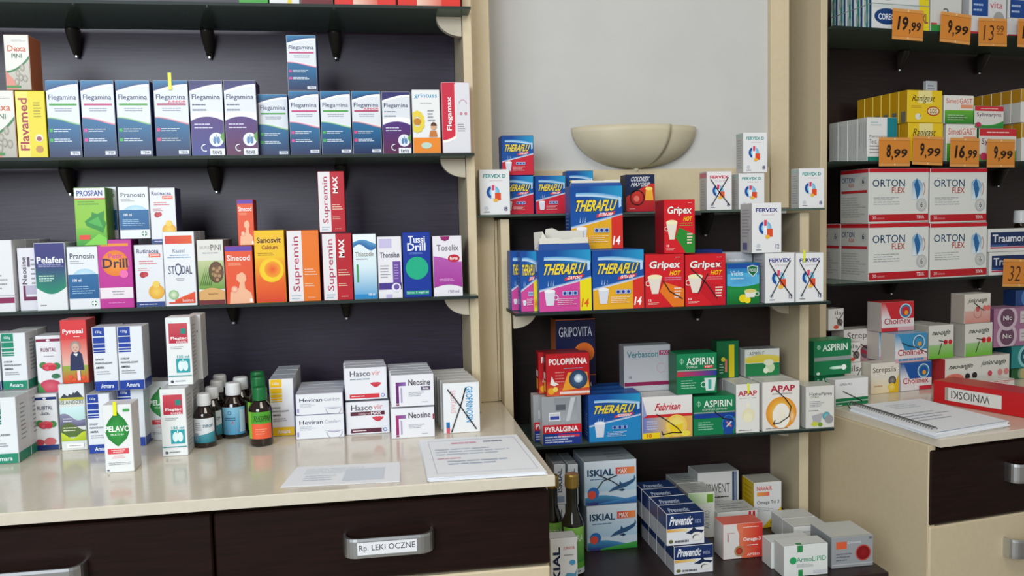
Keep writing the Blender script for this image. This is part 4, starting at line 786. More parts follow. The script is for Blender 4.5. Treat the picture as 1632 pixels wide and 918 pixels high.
bow_handle(UL, h0, h1, df, UL.z_at(938, h1, df-.03), UL.z_at(905, h1, df-.03), drs[0])
# ------------------------------------------------------------------ right counter
a0, b0 = UR.sd(1499, 700, RCZ); a1, b1 = UR.sd(1325, 655, RCZ)
SW = a0; FRR = b0
rt = slab('worktop', UR, [(SW, FRR), (SW+1.3, FRR), (SW+1.3, 1.988), (SR+.0, 1.988), (SR, 1.72), (SW, 1.68)], RCZ, TH, M['counter']); tag(rt, 'cream worktop under the right shelves, with a binder on it', 'worktop')
rc = empty('drawer_cabinet', UR.w(SW+.5, 1.6, FL), UR.a); tag(rc, 'cream drawer cabinet under the right worktop with dark top drawer', 'cabinet'); bpy.context.view_layer.update()
def rq(name, *a, b=.001):
    o = box(name, *a[:6], a[6], None, b, rz=UR.a); o.parent = rc; o.matrix_parent_inverse = rc.matrix_basis.inverted(); return o
SC = sx(UR, 1480, FRR+.02, -.5)
rq('side_panel', SC, SC+.018, FRR+.021, 1.66, FL+.002, RCZ-TH-.0005, M['cream'])
rq('carcass', SC+.0185, SW+1.29, FRR+.05, 1.98, FL+.002, RCZ-TH-.001, M['cream'])
zd0 = UR.z_at(839, SC, FRR+.018); zd1 = UR.z_at(719, SC, FRR+.018)
dd1 = rq('drawer', SC+.003, SC+.62, FRR+.018, FRR+.0495, zd0, min(zd1, RCZ-TH-.004), M['drawer'], b=.003); dd1['label'] = 'dark wenge front'
dd2 = rq('drawer', SC+.003, SC+.62, FRR+.018, FRR+.0495, zd0-.26, zd0-.003, M['cream'], b=.003)
for dr, pa, pb in ((dd1, 772, 742), (dd2, 893, 863)):
    s = sx(UR, 1620, FRR-.01, -.5); bow_handle(UR, s, s+.14, FRR+.018, UR.z_at(pa, s, FRR-.01), UR.z_at(pb, s, FRR-.01), dr)
# ------------------------------------------------------------------ wall lamp
lx = sx(UL, 1014, 1.80, .2); lr = (sx(UL, 1115, 1.86, .2)-sx(UL, 914, 1.86, .2))/2; lx = (sx(UL, 1115, 1.86, .2)+sx(UL, 914, 1.86, .2))/2
zt = UL.z_at(197, lx, 1.80); zbm = UL.z_at(268, lx, 1.84)
lamp = empty('wall_lamp', (lx, 1.884, EYE+zbm)); tag(lamp, 'cream half bowl wall lamp of two overlapping shells on white wall', 'lamp')
def petal(name, R_, dep, h, ph0, ph1, zoff=0):
    V = []; n, m = 28, 12
    for j in range(m+1):
        e = j/m*math.pi/2; rr = math.cos(e)**.95
        for i in range(n+1):
            a = math.pi+(ph0+(ph1-ph0)*i/n)
            V.append((R_*rr*math.cos(a), dep*rr*math.sin(a), h*(1-math.sin(e))+zoff))
    Fs = [[j*(n+1)+i, (j+1)*(n+1)+i, (j+1)*(n+1)+i+1, j*(n+1)+i+1] for j in range(m) for i in range(n)]
    o = mkobj(name, V, Fs, M['sconce'], lamp, (0, -.0005, 0), smooth=True)
    so = o.modifiers.new('thickness', 'SOLIDIFY'); so.thickness = .004; so.offset = -1; return o
H_ = zt-zbm
petal('rear_shell', lr*.985, .075, H_*.99, math.radians(60), math.pi); petal('front_shell', lr, .083, H_, 0, math.radians(115))
kn = mkobj('knob', *lathe([(0, -.008), (.005, -.006), (.007, -.001), (.005, .004), (0, .006)], 14), M['sconce'], lamp, (0, -.012, -.001), smooth=True)
# ------------------------------------------------------------------ placing cartons
IT = {}
SUP = {'L1': (UL, Z1L, 1.622), 'L2': (UL, Z2L, 1.622), 'L3': (UL, Z3L, 1.622), 'LC': (UL, ZCL, None), 'C2': (UL, Z2C, 1.711), 'C3': (UL, Z3C, 1.60), 'C4': (UL, Z4C, 1.66), 'CB': (UL, ZBC, None),
       'R1': (UR, R1, 1.75), 'R2': (UR, R2, 1.75), 'R3': (UR, R3, 1.75), 'RC': (UR, RCZ, None)}
def carton_mesh(W, D, H, des):
    fn, fc, sc_, tc_ = DES[des]; P = Print(W, D, H)
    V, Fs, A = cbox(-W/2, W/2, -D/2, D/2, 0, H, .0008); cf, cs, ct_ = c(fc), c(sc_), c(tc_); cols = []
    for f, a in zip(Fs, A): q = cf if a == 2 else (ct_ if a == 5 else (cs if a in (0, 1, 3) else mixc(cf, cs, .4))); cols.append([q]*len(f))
    if a is not None: fn(P)
    # seam of the tucked lid and faint print on the plain side
    P.on('T'); P.k = 3
    P.r(0, .03, 1, .05, mixc(ct_, '555555', .35))
    k = len(V); V = list(V)+P.V; Fs = list(Fs)+[[i+k for i in f] for f in P.Fs]; cols += P.C
    return V, Fs, cols, P
def ribbon(pts, w, nrm=(0, -1, 0)):
    V = []; Fs = []
    for (a, b) in zip(pts, pts[1:]):
        a, b = Vector(a), Vector(b); d = (b-a); 
        if d.length < 1e-6: continue
        d.normalize(); s = d.cross(Vector(nrm))*w/2; k = len(V); V += [a-s-d*w*.3, a+s-d*w*.3, b+s+d*w*.3, b-s+d*w*.3]; Fs.append([k, k+1, k+2, k+3])
    return V, Fs
def C(id, sup, x0, x1, yt, dep, des, label, group=None, name='medicine_carton', yb=None, dd=0, dz=0, pen=True, d=None, cat='box', z=None):
    if isinstance(sup, str) and sup in SUP:
        u, z0, df_ = SUP[sup]
        if df_ is None and d is None: df_ = u.sd((x0+x1)/2, yb, z0)[1]
    else:
        ids = sup if isinstance(sup, (list, tuple)) else [sup]
        u = IT[ids[0]]['u']; z0 = max(IT[i]['z1'] for i in ids)+.0004; df_ = IT[ids[0]]['d']
    if d is not None: df_ = d
    if z is not None: z0 = z
    df_ += dd; z0 += dz+.0003
    s = u.s_at((x0+x1)/2, df_, z0); z1 = u.z_at(yt, s, df_); zm = (z0+z1)/2
    s0, s1 = u.s_at(x0, df_, zm), u.s_at(x1, df_, zm); g = .0005
    W, H = s1-s0-2*g, z1-z0
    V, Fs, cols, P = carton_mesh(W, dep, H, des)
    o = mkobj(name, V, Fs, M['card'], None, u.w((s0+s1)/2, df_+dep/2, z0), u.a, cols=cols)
    tag(o, label, cat, group)
    if pen and P.pens:
        PV, PF = [], []
        for pl_ in P.pens:
            a, b = ribbon(pl_, .0021); k = len(PV); PV += a; PF += [[i+k for i in f] for f in b]
        p_ = mkobj('pen_mark', PV, PF, M['pen'], o)
    IT[id] = dict(u=u, s0=s0, s1=s1, d=df_, z0=z0, z1=z1, o=o, dep=dep, W=W, H=H)
    return o
def sticker(id, up, length, width=.005, off=0):
    it = IT[id]; x = off*it['W']; th = .0004; y = -it['dep']/2-.0022
    V, Fs, A = cbox(x-width/2, x+width/2, y-th, y, it['H']-length+up, it['H']+up, .0001)
    mkobj('index_sticker', V, Fs, M['yellow'], it['o'])['label'] = 'fluorescent yellow strip sticking up'
WORDS = ['', 'second', 'third', 'fourth', 'fifth', 'sixth', 'seventh']
def row(id, n, what, gap=.001, shift=0, dx=0, group=None, start=2):
    """copies standing behind an item, one behind the other"""
    it = IT[id]; u = it['u']
    for k in range(1, n+1):
        o = it['o'].copy(); COL.objects.link(o)
        p = u.m@Vector((dx*k, (it['dep']+gap)*k, 0)); o.location = it['o'].location+p
        o['label'] = what+(', directly behind the front one' if k == 1 else f', {WORDS[k]} behind the front one')
        g = group or it['o'].get('group') or what
        o['group'] = g; it['o']['group'] = g
def tagobj(u, s, d, z0, z1, w, text, label, lean=0.0, hand=False):
    """orange price card in a clear holder on the shelf edge"""
    H = z1-z0; W = w; th = .0012; P = Print(W, th, H)
    V, Fs, A = cbox(-W/2, W/2, -th/2, th/2, 0, H, .0003); cols = [[c('da8a34')]*len(f) for f in Fs]
    P.b = .0003
    P.r(0, 0, 1, .1, 'e09c50'); P.r(0, .9, 1, 1, 'e09c50'); P.r(.0, .1, 1, .112, 'b8702c'); P.r(0, .89, 1, .9, 'b8702c'); P.e(.5, .95, .03, None, 'f0c890'); P.e(.5, .05, .03, None, 'f0c890')
    a, _, b = text.partition(',')
    if hand: P.t(a, .15, .2, .55, .75, '4a2410', -.01, i=.12); P.t(b, .62, .5, .88, .74, '4a2410', -.01); P.r(.62, .44, .86, .455, '4a2410')
    else:
        big = .52 if len(a) > 1 else .38
        P.t(a, .14 if len(a) > 1 else .22, .30, big, .76, '1c0c08', .03, i=.12); P.t(',', big+.01, .2, big+.06, .36, '1c0c08', .02); P.t(b, big+.06, .3, .93, .6, '1c0c08', .02, i=.08)
    k = len(V); V = list(V)+P.V; Fs = Fs+[[i+k for i in f] for f in P.Fs]; cols += P.C
    root = mkobj('price_tag', V, Fs, M['plabel'], None, u.w(s, d, z0), u.a, cols=cols); tag(root, label, 'price tag', 'orange price tags')
    root.rotation_euler = (0, lean, u.a)
    cv, cf, _ = cbox(-W*.3, W*.3, th/2, th/2+.002, H*.45, H*.6, .0004); mkobj('clip', cv, cf, M['black'], root)
    return root
# ------------------------------------------------------------------ bottles
def bottle(id, cx, yb, ytop, wpx, body, cap, label, group, glass='amber', lab=None, sup='LC', neck=.0, caph=.2, liquid=None, name='bottle', d=None, cap_r=.62):
    u, z0, _ = SUP[sup]
    if d is None: s, d = u.sd(cx, yb, z0)
    else: s = u.s_at(cx, d, z0)
    z0 += .0004
    r = (u.s_at(cx+wpx/2, d, z0)-u.s_at(cx-wpx/2, d, z0))/2; zt = u.z_at(ytop, s, d); H = zt-z0
    root = empty(name, u.w(s, d+r, z0)); tag(root, label, 'bottle', group); hb = H*(1-caph)
    shv = body  # shoulder start fraction
    prof = [(0, 0), (r*.85, 0), (r, r*.15), (r, H*shv), (r*.92, H*(shv+.04)), (r*.6, H*(shv+.12)), (r*cap_r*.8, H*(shv+.18)), (r*cap_r*.8, hb)]
    g = mkobj('glass_body', *lathe(prof, 28), M[glass], root, smooth=True)
    rc_ = r*cap_r
    cp = mkobj('cap', *lathe([(0, hb-.002), (rc_, hb-.002), (rc_*1.04, hb+.002), (rc_, H-.003), (rc_*.9, H), (0, H)], 24), M[cap], root, smooth=False)
    if lab:
        l0, l1, fn, bg = lab; rl = r+.0004; arc = 2.2; lh = (l1-l0)*H; P = Print(arc*rl, .001, lh)
        def mf(uu, vv, e): a = (uu-.5)*arc; return ((rl+e)*math.sin(a), -(rl+e)*math.cos(a), l0*H+vv*lh)
        P.mapf = mf; P.k = 1; P.band(lambda x: 0, lambda x: 1, bg, n=14); fn(P)
        mkobj('paper_label', P.V, P.Fs, M['plabel'], root, cols=P.C)
    return root
def lab_teal(P): P.band(lambda u: 0, lambda u: .25+.2*u, '2a7a8a', '4a9aaa', n=10); P.t('SYROP', .5, .62, .9, .75, '3a6a7a', .02); P.r(.12, .1, .3, .4, '8a9ab0'); P.ln(.15, .5, .45, .85, 4)
def lab_blue(P): P.band(lambda u: .0, lambda u: 1, '4a9ac4', '8ac4dc', n=10); P.ring(.4, .8, .07, .02, '1c4a8a'); P.ln(.2, .5, .7, .65, 2, '1c4a7a'); P.q([(.3, .1), (.5, .5), (.7, .1)], 'd83a3c'); P.band(lambda u: .08, lambda u: .9, 'b8d4e0', n=5, u0=.76, u1=.98)
def lab_green(P): P.band(lambda u: .56, lambda u: 1, '4aa02c', n=10); P.band(lambda u: 0, lambda u: .55, 'e8603c', n=10); P.band(lambda u: 0, lambda u: 1, '8ac038', n=4, u0=0, u1=.18); P.t('TUSSIPINI', .25, .64, .95, .86, '1c2a1a', .0, i=.08); P.ln(.35, .15, .85, .4, 3, 'f0a080')
def lab_oil(P): P.band(lambda u: .25, lambda u: 1, '3a8a3a', '8ac85a', n=10); P.band(lambda u: 0, lambda u: .12, 'c8d4d8', n=8); P.ln(.3, .02, .8, .1, 1, '3a4a6a'); P.t('ULTRA', .15, .7, .85, .84, 'cfe8c8', .01)
# ------------------------------------------------------------------ left unit, topmost shelf: only the feet of the cartons show
G1 = 'cartons on the topmost left shelf'
for k, (a, b, cf, lb) in enumerate(((378, 426, 'green_low', 'green carton on topmost left shelf, only its foot in view'), (427, 476, 'mixed_low', 'white carton on topmost left shelf beside the green one'), (477, 529, 'pini', 'white carton with green and yellow foot on topmost left shelf'),
        (531, 630, 'red_low', 'long red carton with pale middle on topmost left shelf'), (632, 733, 'red_low', 'red and cream carton at the right end of topmost left shelf'))):
    C(f't{k}', 'L1', a, b, -90, .05, cf, lb, G1)
# ------------------------------------------------------------------ left unit, second shelf
G2 = 'syrup cartons on the second left shelf'
n_ = 'syrup_carton'
def S2(id, a, b, y, des, lab, **k): return C(id, 'L2', a, b, y, .055, des, lab, G2, n_, **k)
S2('dx1', -24, 25, 144, 'dexa', 'cream and stone-pattern carton cut by the left picture edge, below its twin')
C('dx2', 'dx1', 7, 48, 55, .055, 'dexa', 'cream carton with orange lettering stacked on top at the far left', G2, n_)
S2('fv', 26, 74, 145, 'flavamed', 'yellow carton with dark red upright lettering on the second left shelf')
S2('f1', 75, 128, 128, 'fleg_green', 'tall blue white carton with green bar, just right of the yellow carton')
S2('f2', 130, 184, 128, 'fleg_pink', 'tall blue white carton with pink bar between two green-barred ones')
S2('f3', 186, 241, 128, 'fleg_green', 'tall blue white carton with green bar, left of the one with yellow strip')
S2('f4', 246, 302, 128, 'fleg_junior', 'tall blue white carton with a fluorescent yellow strip on its top')
S2('f5', 303, 357, 128, 'fleg_blue', 'tall white carton with blue violet lower half, right of the yellow strip one')
S2('f6', 358, 410, 128, 'fleg_purple', 'tall white carton with maroon violet lower half on the second left shelf')
S2('f7', 412, 460, 150, 'fleg_green', 'shorter blue white carton with green bar set in shade, right of the maroon one', dd=.02)
S2('f8', 461, 510, 145, 'fleg_pink', 'shorter blue white carton with pink bar carrying another on top')
C('f9', 'f8', 457, 505, 56, .055, 'fleg_pink', 'blue white carton with pink bar standing alone on top of the row', G2, n_)
S2('f10', 511, 560, 145, 'fleg_green', 'shorter blue white carton with green bar, right of the stacked pair')
S2('f11', 561, 608, 145, 'fleg_junior', 'shorter blue white carton with red bar and coloured junior word')
S2('f12', 609, 655, 146, 'fleg_purple', 'shorter white carton with violet lower half, left of the sunflower carton')
S2('gt', 657, 702, 143, 'grintuss', 'white carton with a yellow sunflower and orange foot')
C('fx', 'L2', 704, 750, 131, .036, 'flegamax', 'pale lilac carton with red curved panel at the right end of the shelf', G2, n_, d=1.62)
sticker('f4', .013, .03, .006)
# ------------------------------------------------------------------ left unit, third shelf
G3 = 'mixed syrup cartons on the third left shelf'
def S3(id, a, b, y, des, lab, dep=.05, **k): return C(id, 'L3', a, b, y, dep, des, lab, G3, n_, **k)
S3('m1', -25, 22, 383, 'maroon_box', 'white carton with maroon stripe cut by the left picture edge', dep=.06)
row('m1', 2, 'white carton with maroon stripe at the left edge', group='maroon striped cartons')
S3('m2', 29, 62, 395, 'neosine_tall', 'pale lilac carton with dark upright lettering, left of the violet green one', dd=.012)
S3('m3', 56, 106, 387, 'pelafen', 'violet and green carton with a white foot on the third shelf')
row('m3', 2, 'violet and green carton', group='violet green cartons')
S3('m4', 108, 158, 393, 'pranosin', 'white and blue syrup carton in the bottom row left of the magenta one')
row('m4', 1, 'white and blue syrup carton of the bottom row', group='white and blue syrup cartons')
S3('m5', 157, 212, 382, 'drill', 'magenta carton with an orange disc')
S3('m6', 215, 262, 390, 'rutinacea', 'white carton with red heart and dark blue foot in the bottom row')
S3('m7', 261, 312, 369, 'stodal', 'tall white carton with a red band at the top and red corner')
row('m7', 1, 'tall white carton with red band', group='red banded cartons')
S3('m8', 315, 358, 382, 'pini', 'green carton with brown pine cones')
row('m8', 1, 'pine cone carton', group='pine cone cartons')
S3('m9', 359, 404, 392, 'sinecod', 'orange red carton with violet top band and a pale bust, bottom row')
S3('m10', 406, 455, 367, 'sanosvit', 'yellow and orange carton with a glowing disc')
S3('m11', 458, 510, 367, 'supremin', 'half white half orange carton with pink upright lettering')
S3('m12', 514, 562, 372, 'supremin_max', 'half white half dark red carton standing on the third shelf')
S3('m13', 563, 601, 373, 'thiocodin', 'pale blue carton with a small green bar')
S3('m14', 602, 641, 377, 'thonsilan', 'white carton with violet blocks')
S3('m15', 642, 687, 370, 'tussi', 'dark blue carton with a green disc')
S3('m16', 690, 737, 376, 'toselix', 'white and purple carton with small red oval, last of the third shelf')
def T3(id, sup, a, b, y, des, lab, dep=.045, **k): return C(id, sup, a, b, y, dep, des, lab, G3, n_, **k)
T3('u1', ['m4', 'm3'], 119, 170, 299, 'prospan', 'bright green carton with an ivy leaf, stacked high', z=IT['m4']['z1']+.001)
C('u2', ['m4', 'm5'], 189, 238, 298, .045, 'pranosin', 'white and blue syrup carton standing on top of the magenta carton', G3, n_, z=IT['m5']['z1']+.0004)
C('u2b', ['m4', 'm5'], 160, 187.5, 298, .045, 'pranosin', 'white and blue syrup carton half hidden behind the ivy leaf carton', G3, n_, z=IT['m5']['z1']+.0004, d=IT['m4']['d']+.047)
C('u3', ['m6', 'm7'], 239, 281, 299, .045, 'rutinacea', 'white carton with red heart, upper one beside the white and blue', G3, n_, z=IT['m6']['z1']+.0004, d=IT['m6']['d']+.004)
C('u4', ['m9'], 378, 405, 318, .045, 'sinecod', 'red carton with violet top band and a pale bust, stacked above its twin', G3, n_)
C('u5', ['m12', 'm11'], 507, 550, 273, .045, 'supremin_max', 'half white half dark red carton stacked high on its twin', G3, n_, z=IT['m12']['z1']+.002)
# ------------------------------------------------------------------ left worktop
GC = 'cartons standing on the left worktop'
def W_(id, a, b, y, yb, dep, des, lab, grp=GC, nm=n_, **k): return C(id, 'LC', a, b, y, dep, des, lab, grp, nm, yb=yb, **k)
W_('a1', -24, 28, 634, 740, .05, 'amara_green', 'white carton with green bars in front at the left edge of the worktop')
row('a1', 3, 'white carton with green bars, lower layer at left edge', group='green barred cartons, lower layer')
C('a2', 'a1', 2, 43, 531, .05, 'amara_green', 'white carton with green bars stacked on top at the left edge', GC, n_, dd=.068)
row('a2', 1, 'white carton with green bars, upper layer', group='green barred cartons, upper layer')
C('a2c', 'a1', -42, 0, 533, .045, 'amara_blue', 'white carton with blue foot at the very left edge, upper layer', GC, n_, dd=.07)
W_('a3', 53, 93, 628, 718, .045, 'rubital_forte', 'white carton with strawberries and dark blue bands on the worktop')
C('a4', 'a3', 58, 99, 535, .045, 'rubital', 'white carton with strawberries and maroon band, upper layer', GC, n_, dd=.01)
W_('a5', 95, 137, 612, 718, .05, 'islandzki', 'white and green carton with a mountain drawing')
C('a6', 'a5', 97, 140, 510, .05, 'pyrosal', 'red carton with a child in a dark dress, stacked above the mountain carton', GC, n_)
W_('a7', 139, 177, 628, 723, .05, 'amara_blue', 'white carton with blue bars partly behind the green leaf carton')
row('a7', 1, 'white carton with blue bars of lower layer', group='blue barred cartons, lower layer')
W_('a8', 187, 231, 618, 712, .05, 'amara_blue', 'white carton with blue bars on the worktop right of the green leaf carton')
row('a8', 1, 'white carton with blue bars right of leaf carton', group='blue barred cartons, lower layer')
C('a9', ['a7', 'a8'], 148, 187.5, 521, .045, 'amara_blue', 'left one of two upper white cartons with blue bars', GC, n_, d=IT['a7']['d']+.01, z=max(IT['a7']['z1'], IT['a8']['z1'])+.0005)
C('a10', ['a8'], 188, 229, 520, .045, 'amara_blue', 'right one of two upper white cartons with blue bars', GC, n_, d=IT['a7']['d']+.01, z=max(IT['a7']['z1'], IT['a8']['z1'])+.0005)
W_('a11', 236, 280, 608, 702, .045, 'pelavo', 'white carton with green leaf half hidden behind the red squared carton')
W_('a12', 165, 212, 645, 753, .042, 'pelavo', 'white carton with big green leaf standing foremost on the worktop')
sticker('a12', .005, .022, .005, off=-.05)
W_('a13', 256, 298, 620, 727, .05, 'flegtac', 'white carton with red square and teal lungs, lower one on the worktop')
row('a13', 2, 'white carton with red square and teal lungs', group='red squared cartons')
C('a14', 'a13', 265, 306, 506, .045, 'flegtac', 'white carton with red square and teal lungs, upper one', GC, n_, dd=.03)
C('a15', 'a13', 301, 322, 502, .045, 'plain', 'plain silvery white carton just behind the upper red squared one', GC, n_, dd=.078)
GB = 'small brown bottles with white caps on the worktop'
bottle('b1', 325, 715, 630, 36, .62, 'cap_white', 'small brown bottle with white cap and teal white label, foremost', GB, lab=(.1, .56, lab_teal, 'e0e6ea'))
for (cx, yb, yt, n) in ((338, 703, 619, 'second'), (346, 694, 609, 'third'), (351, 687, 600, 'rearmost')):
    bottle('b', cx, yb, yt, 34, .62, 'cap_white', f'small brown bottle with white cap, {n} in the left file of bottles', GB, lab=(.1, .56, lab_teal, 'e0e6ea'))
bottle('b5', 372, 700, 613, 40, .62, 'cap_white', 'brown bottle with white cap and light blue label with red triangle', GB, lab=(.08, .58, lab_blue, '8cc0d8'))
bottle('b6', 384, 690, 604, 38, .62, 'cap_white', 'brown bottle with white cap just behind the blue labelled one', GB, lab=(.08, .58, lab_blue, '8cc0d8'))
GG = 'brown bottles with green caps on the worktop'
bottle('g1', 415, 713, 620, 38, .63, 'cap_green', 'brown bottle with green cap and green orange label, foremost', GG, lab=(.14, .60, lab_green, 'e8603c'))
bottle('g2', 413, 700, 603, 37, .63, 'cap_green', 'brown bottle with green cap, second behind the green orange labelled one', GG, lab=(.14, .60, lab_green, 'e8603c'))
bottle('g3', 412, 689, 595, 36, .63, 'cap_green', 'brown bottle with green cap, rearmost of the green capped ones', GG, lab=(.14, .60, lab_green, 'e8603c'))
W_('y1', 430, 469, 604, 695, .05, 'amara_yellow', 'white carton with yellow bars right of the green capped bottles')
row('y1', 2, 'white carton with yellow bars', group='yellow barred cartons')
tn = 'tablet_carton'
W_('h1', 471, 549, 661, 699, .03, 'heviran', 'flat white carton with violet edge and lips drawing, lower of two', nm=tn)
C('h2', 'h1', 471, 547, 627, .03, 'heviran', 'flat white carton with violet edge and lips drawing, upper of two', GC, tn)
row('h1', 3, 'lower flat white carton with lips drawing', group='lips drawing cartons, lower layer'); row('h2', 3, 'upper flat white carton with lips drawing', group='lips drawing cartons, upper layer')
W_('k1', 551, 621, 640, 692, .03, 'hascovir_max', 'white carton with red lips and dark maroon bars, lower one', nm=tn)
C('k2', 'k1', 549, 617, 586, .03, 'hascovir', 'white carton with red lips and a red bar, upper one', GC, tn, dz=.003)
row('k1', 2, 'lower white carton with maroon bars', group='maroon barred lips cartons'); row('k2', 2, 'upper white carton with red lips', group='red barred lips cartons', dx=-.002)
W_('n1', 623, 693, 650, 698, .025, 'neosine', 'white carton with pink violet bracket mark, lower one', nm=tn)
C('n2', 'n1', 623, 692, 597, .025, 'neosine_forte', 'white carton with dark violet bracket mark, upper one', GC, tn, dz=.002)
row('n1', 4, 'lower white carton with pink bracket mark', group='pink bracket cartons'); row('n2', 4, 'upper white carton with violet bracket mark', group='violet bracket cartons', dx=-.001)
W_('p1', 706, 765, 610, 690, .03, 'groprinosin', 'white carton crossed out in black pen, last one on the left worktop', nm=tn)
row('p1', 4, 'white carton with blue upright lettering', group='crossed white cartons, blue lettering', dx=-.003)
# papers on the left worktop
def sheet(name, u, pts, z0, th, m, label, cat, lines, group=None, n=1, col='8aa0b8'):
    """sheets of paper lying flat; pts = corner pixels, clockwise from the near left"""
    P4 = [u.sd(px, py, z0+th) for px, py in pts]; cx = sum(p[0] for p in P4)/4; cy = sum(p[1] for p in P4)/4
    root = empty(name, u.w(cx, cy, z0), u.a); tag(root, label, cat, group); rr = random.Random(5)
    for k in range(n):
        t0, t1 = th*k/n, th*(k+1)/n-.0001; j = [(rr.uniform(-.002, .002), rr.uniform(-.002, .002)) for _ in P4] if k < n-1 else [(0, 0)]*4
        V = [(p[0]-cx+q[0], p[1]-cy+q[1], t) for t in (t0, t1) for p, q in zip(P4, j)]
        mkobj('sheet', V, [[3, 2, 1, 0], [4, 5, 6, 7]]+[[i, (i+1) % 4, (i+1) % 4+4, i+4] for i in range(4)], m, root)
    P = Print(1, 1, 1)
    def mf(a, b, e):
        x = [(1-a)*(1-b), a*(1-b), a*b, (1-a)*b]
        return (sum(w_*p[0] for w_, p in zip(x, P4))-cx, sum(w_*p[1] for w_, p in zip(x, P4))-cy, th+e)
    P.mapf = mf; lines(P); mkobj('faint_print', P.V, P.Fs, M['plabel'], root, cols=P.C); return root
def pl1(P):
    P.ln(.12, .55, .9, .85, 4, 'ccd6e0', .3); P.r(.5, .15, .86, .75, 'd4dde8'); P.ln(.15, .2, .45, .5, 3, 'd0d8e2')
def pl2(P):
    P.r(.08, .08, .95, .085, 'c0c8d2'); P.r(.08, .92, .95, .925, 'a8b0bc'); P.r(.08, .08, .083, .92, 'a8b0bc'); P.r(.947, .08, .95, .92, 'a8b0bc'); P.ln(.3, .78, .6, .88, 1, 'e0a8b8'); P.ln(.62, .8, .92, .88, 1, '8a94a8'); P.ln(.12, .5, .9, .7, 3, 'd0d8e2'); P.ln(.12, .4, .4, .45, 1, 'dca8b4'); P.ln(.2, .25, .85, .38, 2, 'c0cad6')
def pl3(P): P.ln(.35, .72, .75, .9, 3, 'c4ccd8'); P.ln(.2, .3, .85, .6, 4, 'b4bcc8'); P.r(.02, .0, .98, .01, '9ab4d0')
sheet('paper_sheet', UL, [(447, 776), (637, 767), (637, 736), (474, 744)], ZCL+.0004, .0008, M['paper'], 'single faintly printed paper sheet near the front edge of the left worktop', 'paper', pl1)
sheet('paper_stack', UL, [(683, 762), (871, 751), (823, 692), (668, 701)], ZCL+.0004, .006, M['paper'], 'stack of white printed papers at the right end of left worktop', 'papers', pl2, n=6)
# ------------------------------------------------------------------ centre unit, ledge shelf under the lamp
sn = 'sachet_carton'; GL = 'cartons on the thin shelf under the wall lamp'
def L_(id, a, b, y, des, lab, dep=.04, **k): return C(id, 'C2', a, b, y, dep, des, lab, GL, sn, **k)
L_('c1', 764, 813, 270, 'fervex_d', 'small white carton with teal lettering at the left end under the lamp', dep=.036)
L_('c2', 800, 851, 280, 'thera_total', 'red and blue flu carton half behind the white one, lower of its pair', dd=.038)
C('c3', 'c2', 799, 851, 216, .04, 'thera_total', 'red and blue flu carton stacked topmost at left of the lamp', GL, sn)
L_('c4', 853, 902, 280, 'thera_total', 'red and blue flu carton with mug, directly right of the stacked pair', dd=.03)
L_('c5', 903, 946, 272, 'thera_total', 'blue topped flu carton mostly hidden behind the big blue one', dd=.07)
L_('c6', 997, 1044, 278, 'coldrex', 'dark blue and red carton with a hand drawn loop under the lamp')
L_('c7', 1126, 1167, 273, 'fervex_red', 'small white carton with red lettering crossed out by pen')
L_('c8', 1177, 1219, 276, 'fervex_d', 'small white carton with teal lettering, lower of the stacked pair right of the lamp')
C('c9', 'c8', 1184, 1223, 211, .036, 'fervex_d', 'small white carton with teal lettering, top of the stack right of the lamp', GL, sn)
L_('c10', 1273, 1314, 268, 'fervex_d', 'small white carton with teal lettering standing alone before the cream upright', dep=.036)
def xp(id, *pl_):
    it = IT[id]; P = Print(it['W'], it['dep'], it['H']); PV, PF = [], []
    for l in pl_: P.pen(*l)
    for q in P.pens: a, b = ribbon(q, .0021); k = len(PV); PV += a; PF += [[i+k for i in f] for f in b]
    mkobj('pen_mark', PV, PF, M['pen'], it['o'])
X1 = ((.14, .8), (.5, .45), (.9, .12)); X2 = ((.85, .85), (.45, .42), (.18, .12))
xp('c7', X1, X2)
# ------------------------------------------------------------------ centre unit, second shelf
GF = 'flu remedy cartons on the centre shelf'
def F_(id, a, b, y, des, lab, dep=.06, **k): return C(id, 'C3', a, b, y, dep, des, lab, GF, sn, **k)
F_('e1', 858, 943, 398, 'thera_zatoki', 'big blue and pink carton with its lid torn open', dep=.04)
F_('e1b', 829, 857, 400, 'thera_zatoki', 'blue and pink carton mostly hidden just left of the opened one', dd=.02, dep=.03)
F_('e1c', 814, 843, 400, 'thera_zatoki', 'blue and pink carton glimpsed behind at the far left of centre shelf', dd=.055, dep=.045)
F_('e2', 944, 1027, 398, 'thera_extra', 'blue and yellow carton with red 14 corner, standing on the shelf')
row('e2', 1, 'blue and yellow carton with red 14 corner on the shelf', group='blue and yellow flu cartons')
C('e3', 'e2', 909, 993, 296, .048, 'thera_extra', 'blue and yellow carton with red 14 corner stacked on top with open lid', GF, sn, dd=.046)
F_('e4', 1028, 1091, 405, 'gripex', 'red carton with white mug and orange wedge')
F_('e5', 1092, 1157, 405, 'gripex_max', 'red carton with white mug and pen line, next to the green tea one')
C('e6', 'e4', 1058, 1108, 318, .055, 'gripex_green', 'red carton with white mug and green wedge stacked on the red ones', GF, sn)
F_('e7', 1108, 1152, 398, 'blue_plain', 'dark blue carton peeking up behind the red ones', dd=.068)
F_('e8', 1158, 1211, 419, 'vicks', 'small green and blue carton with lemon and cup', dep=.04)
F_('e9', 1156, 1200, 402, 'silver', 'grey silvery carton behind the green and blue one', dep=.05, dd=.05)
F_('e10', 1219, 1267, 403, 'fervex', 'white carton with purple lettering, left of the two crossed out with pen', dep=.055)
F_('e11', 1268, 1313, 403, 'fervex', 'white carton with purple lettering at the right end, crossed out with pen', dep=.055)
C('e12', 'e10', 1198, 1246, 323, .055, 'fervex', 'white carton with purple lettering stacked above the crossed out pair', GF, sn)
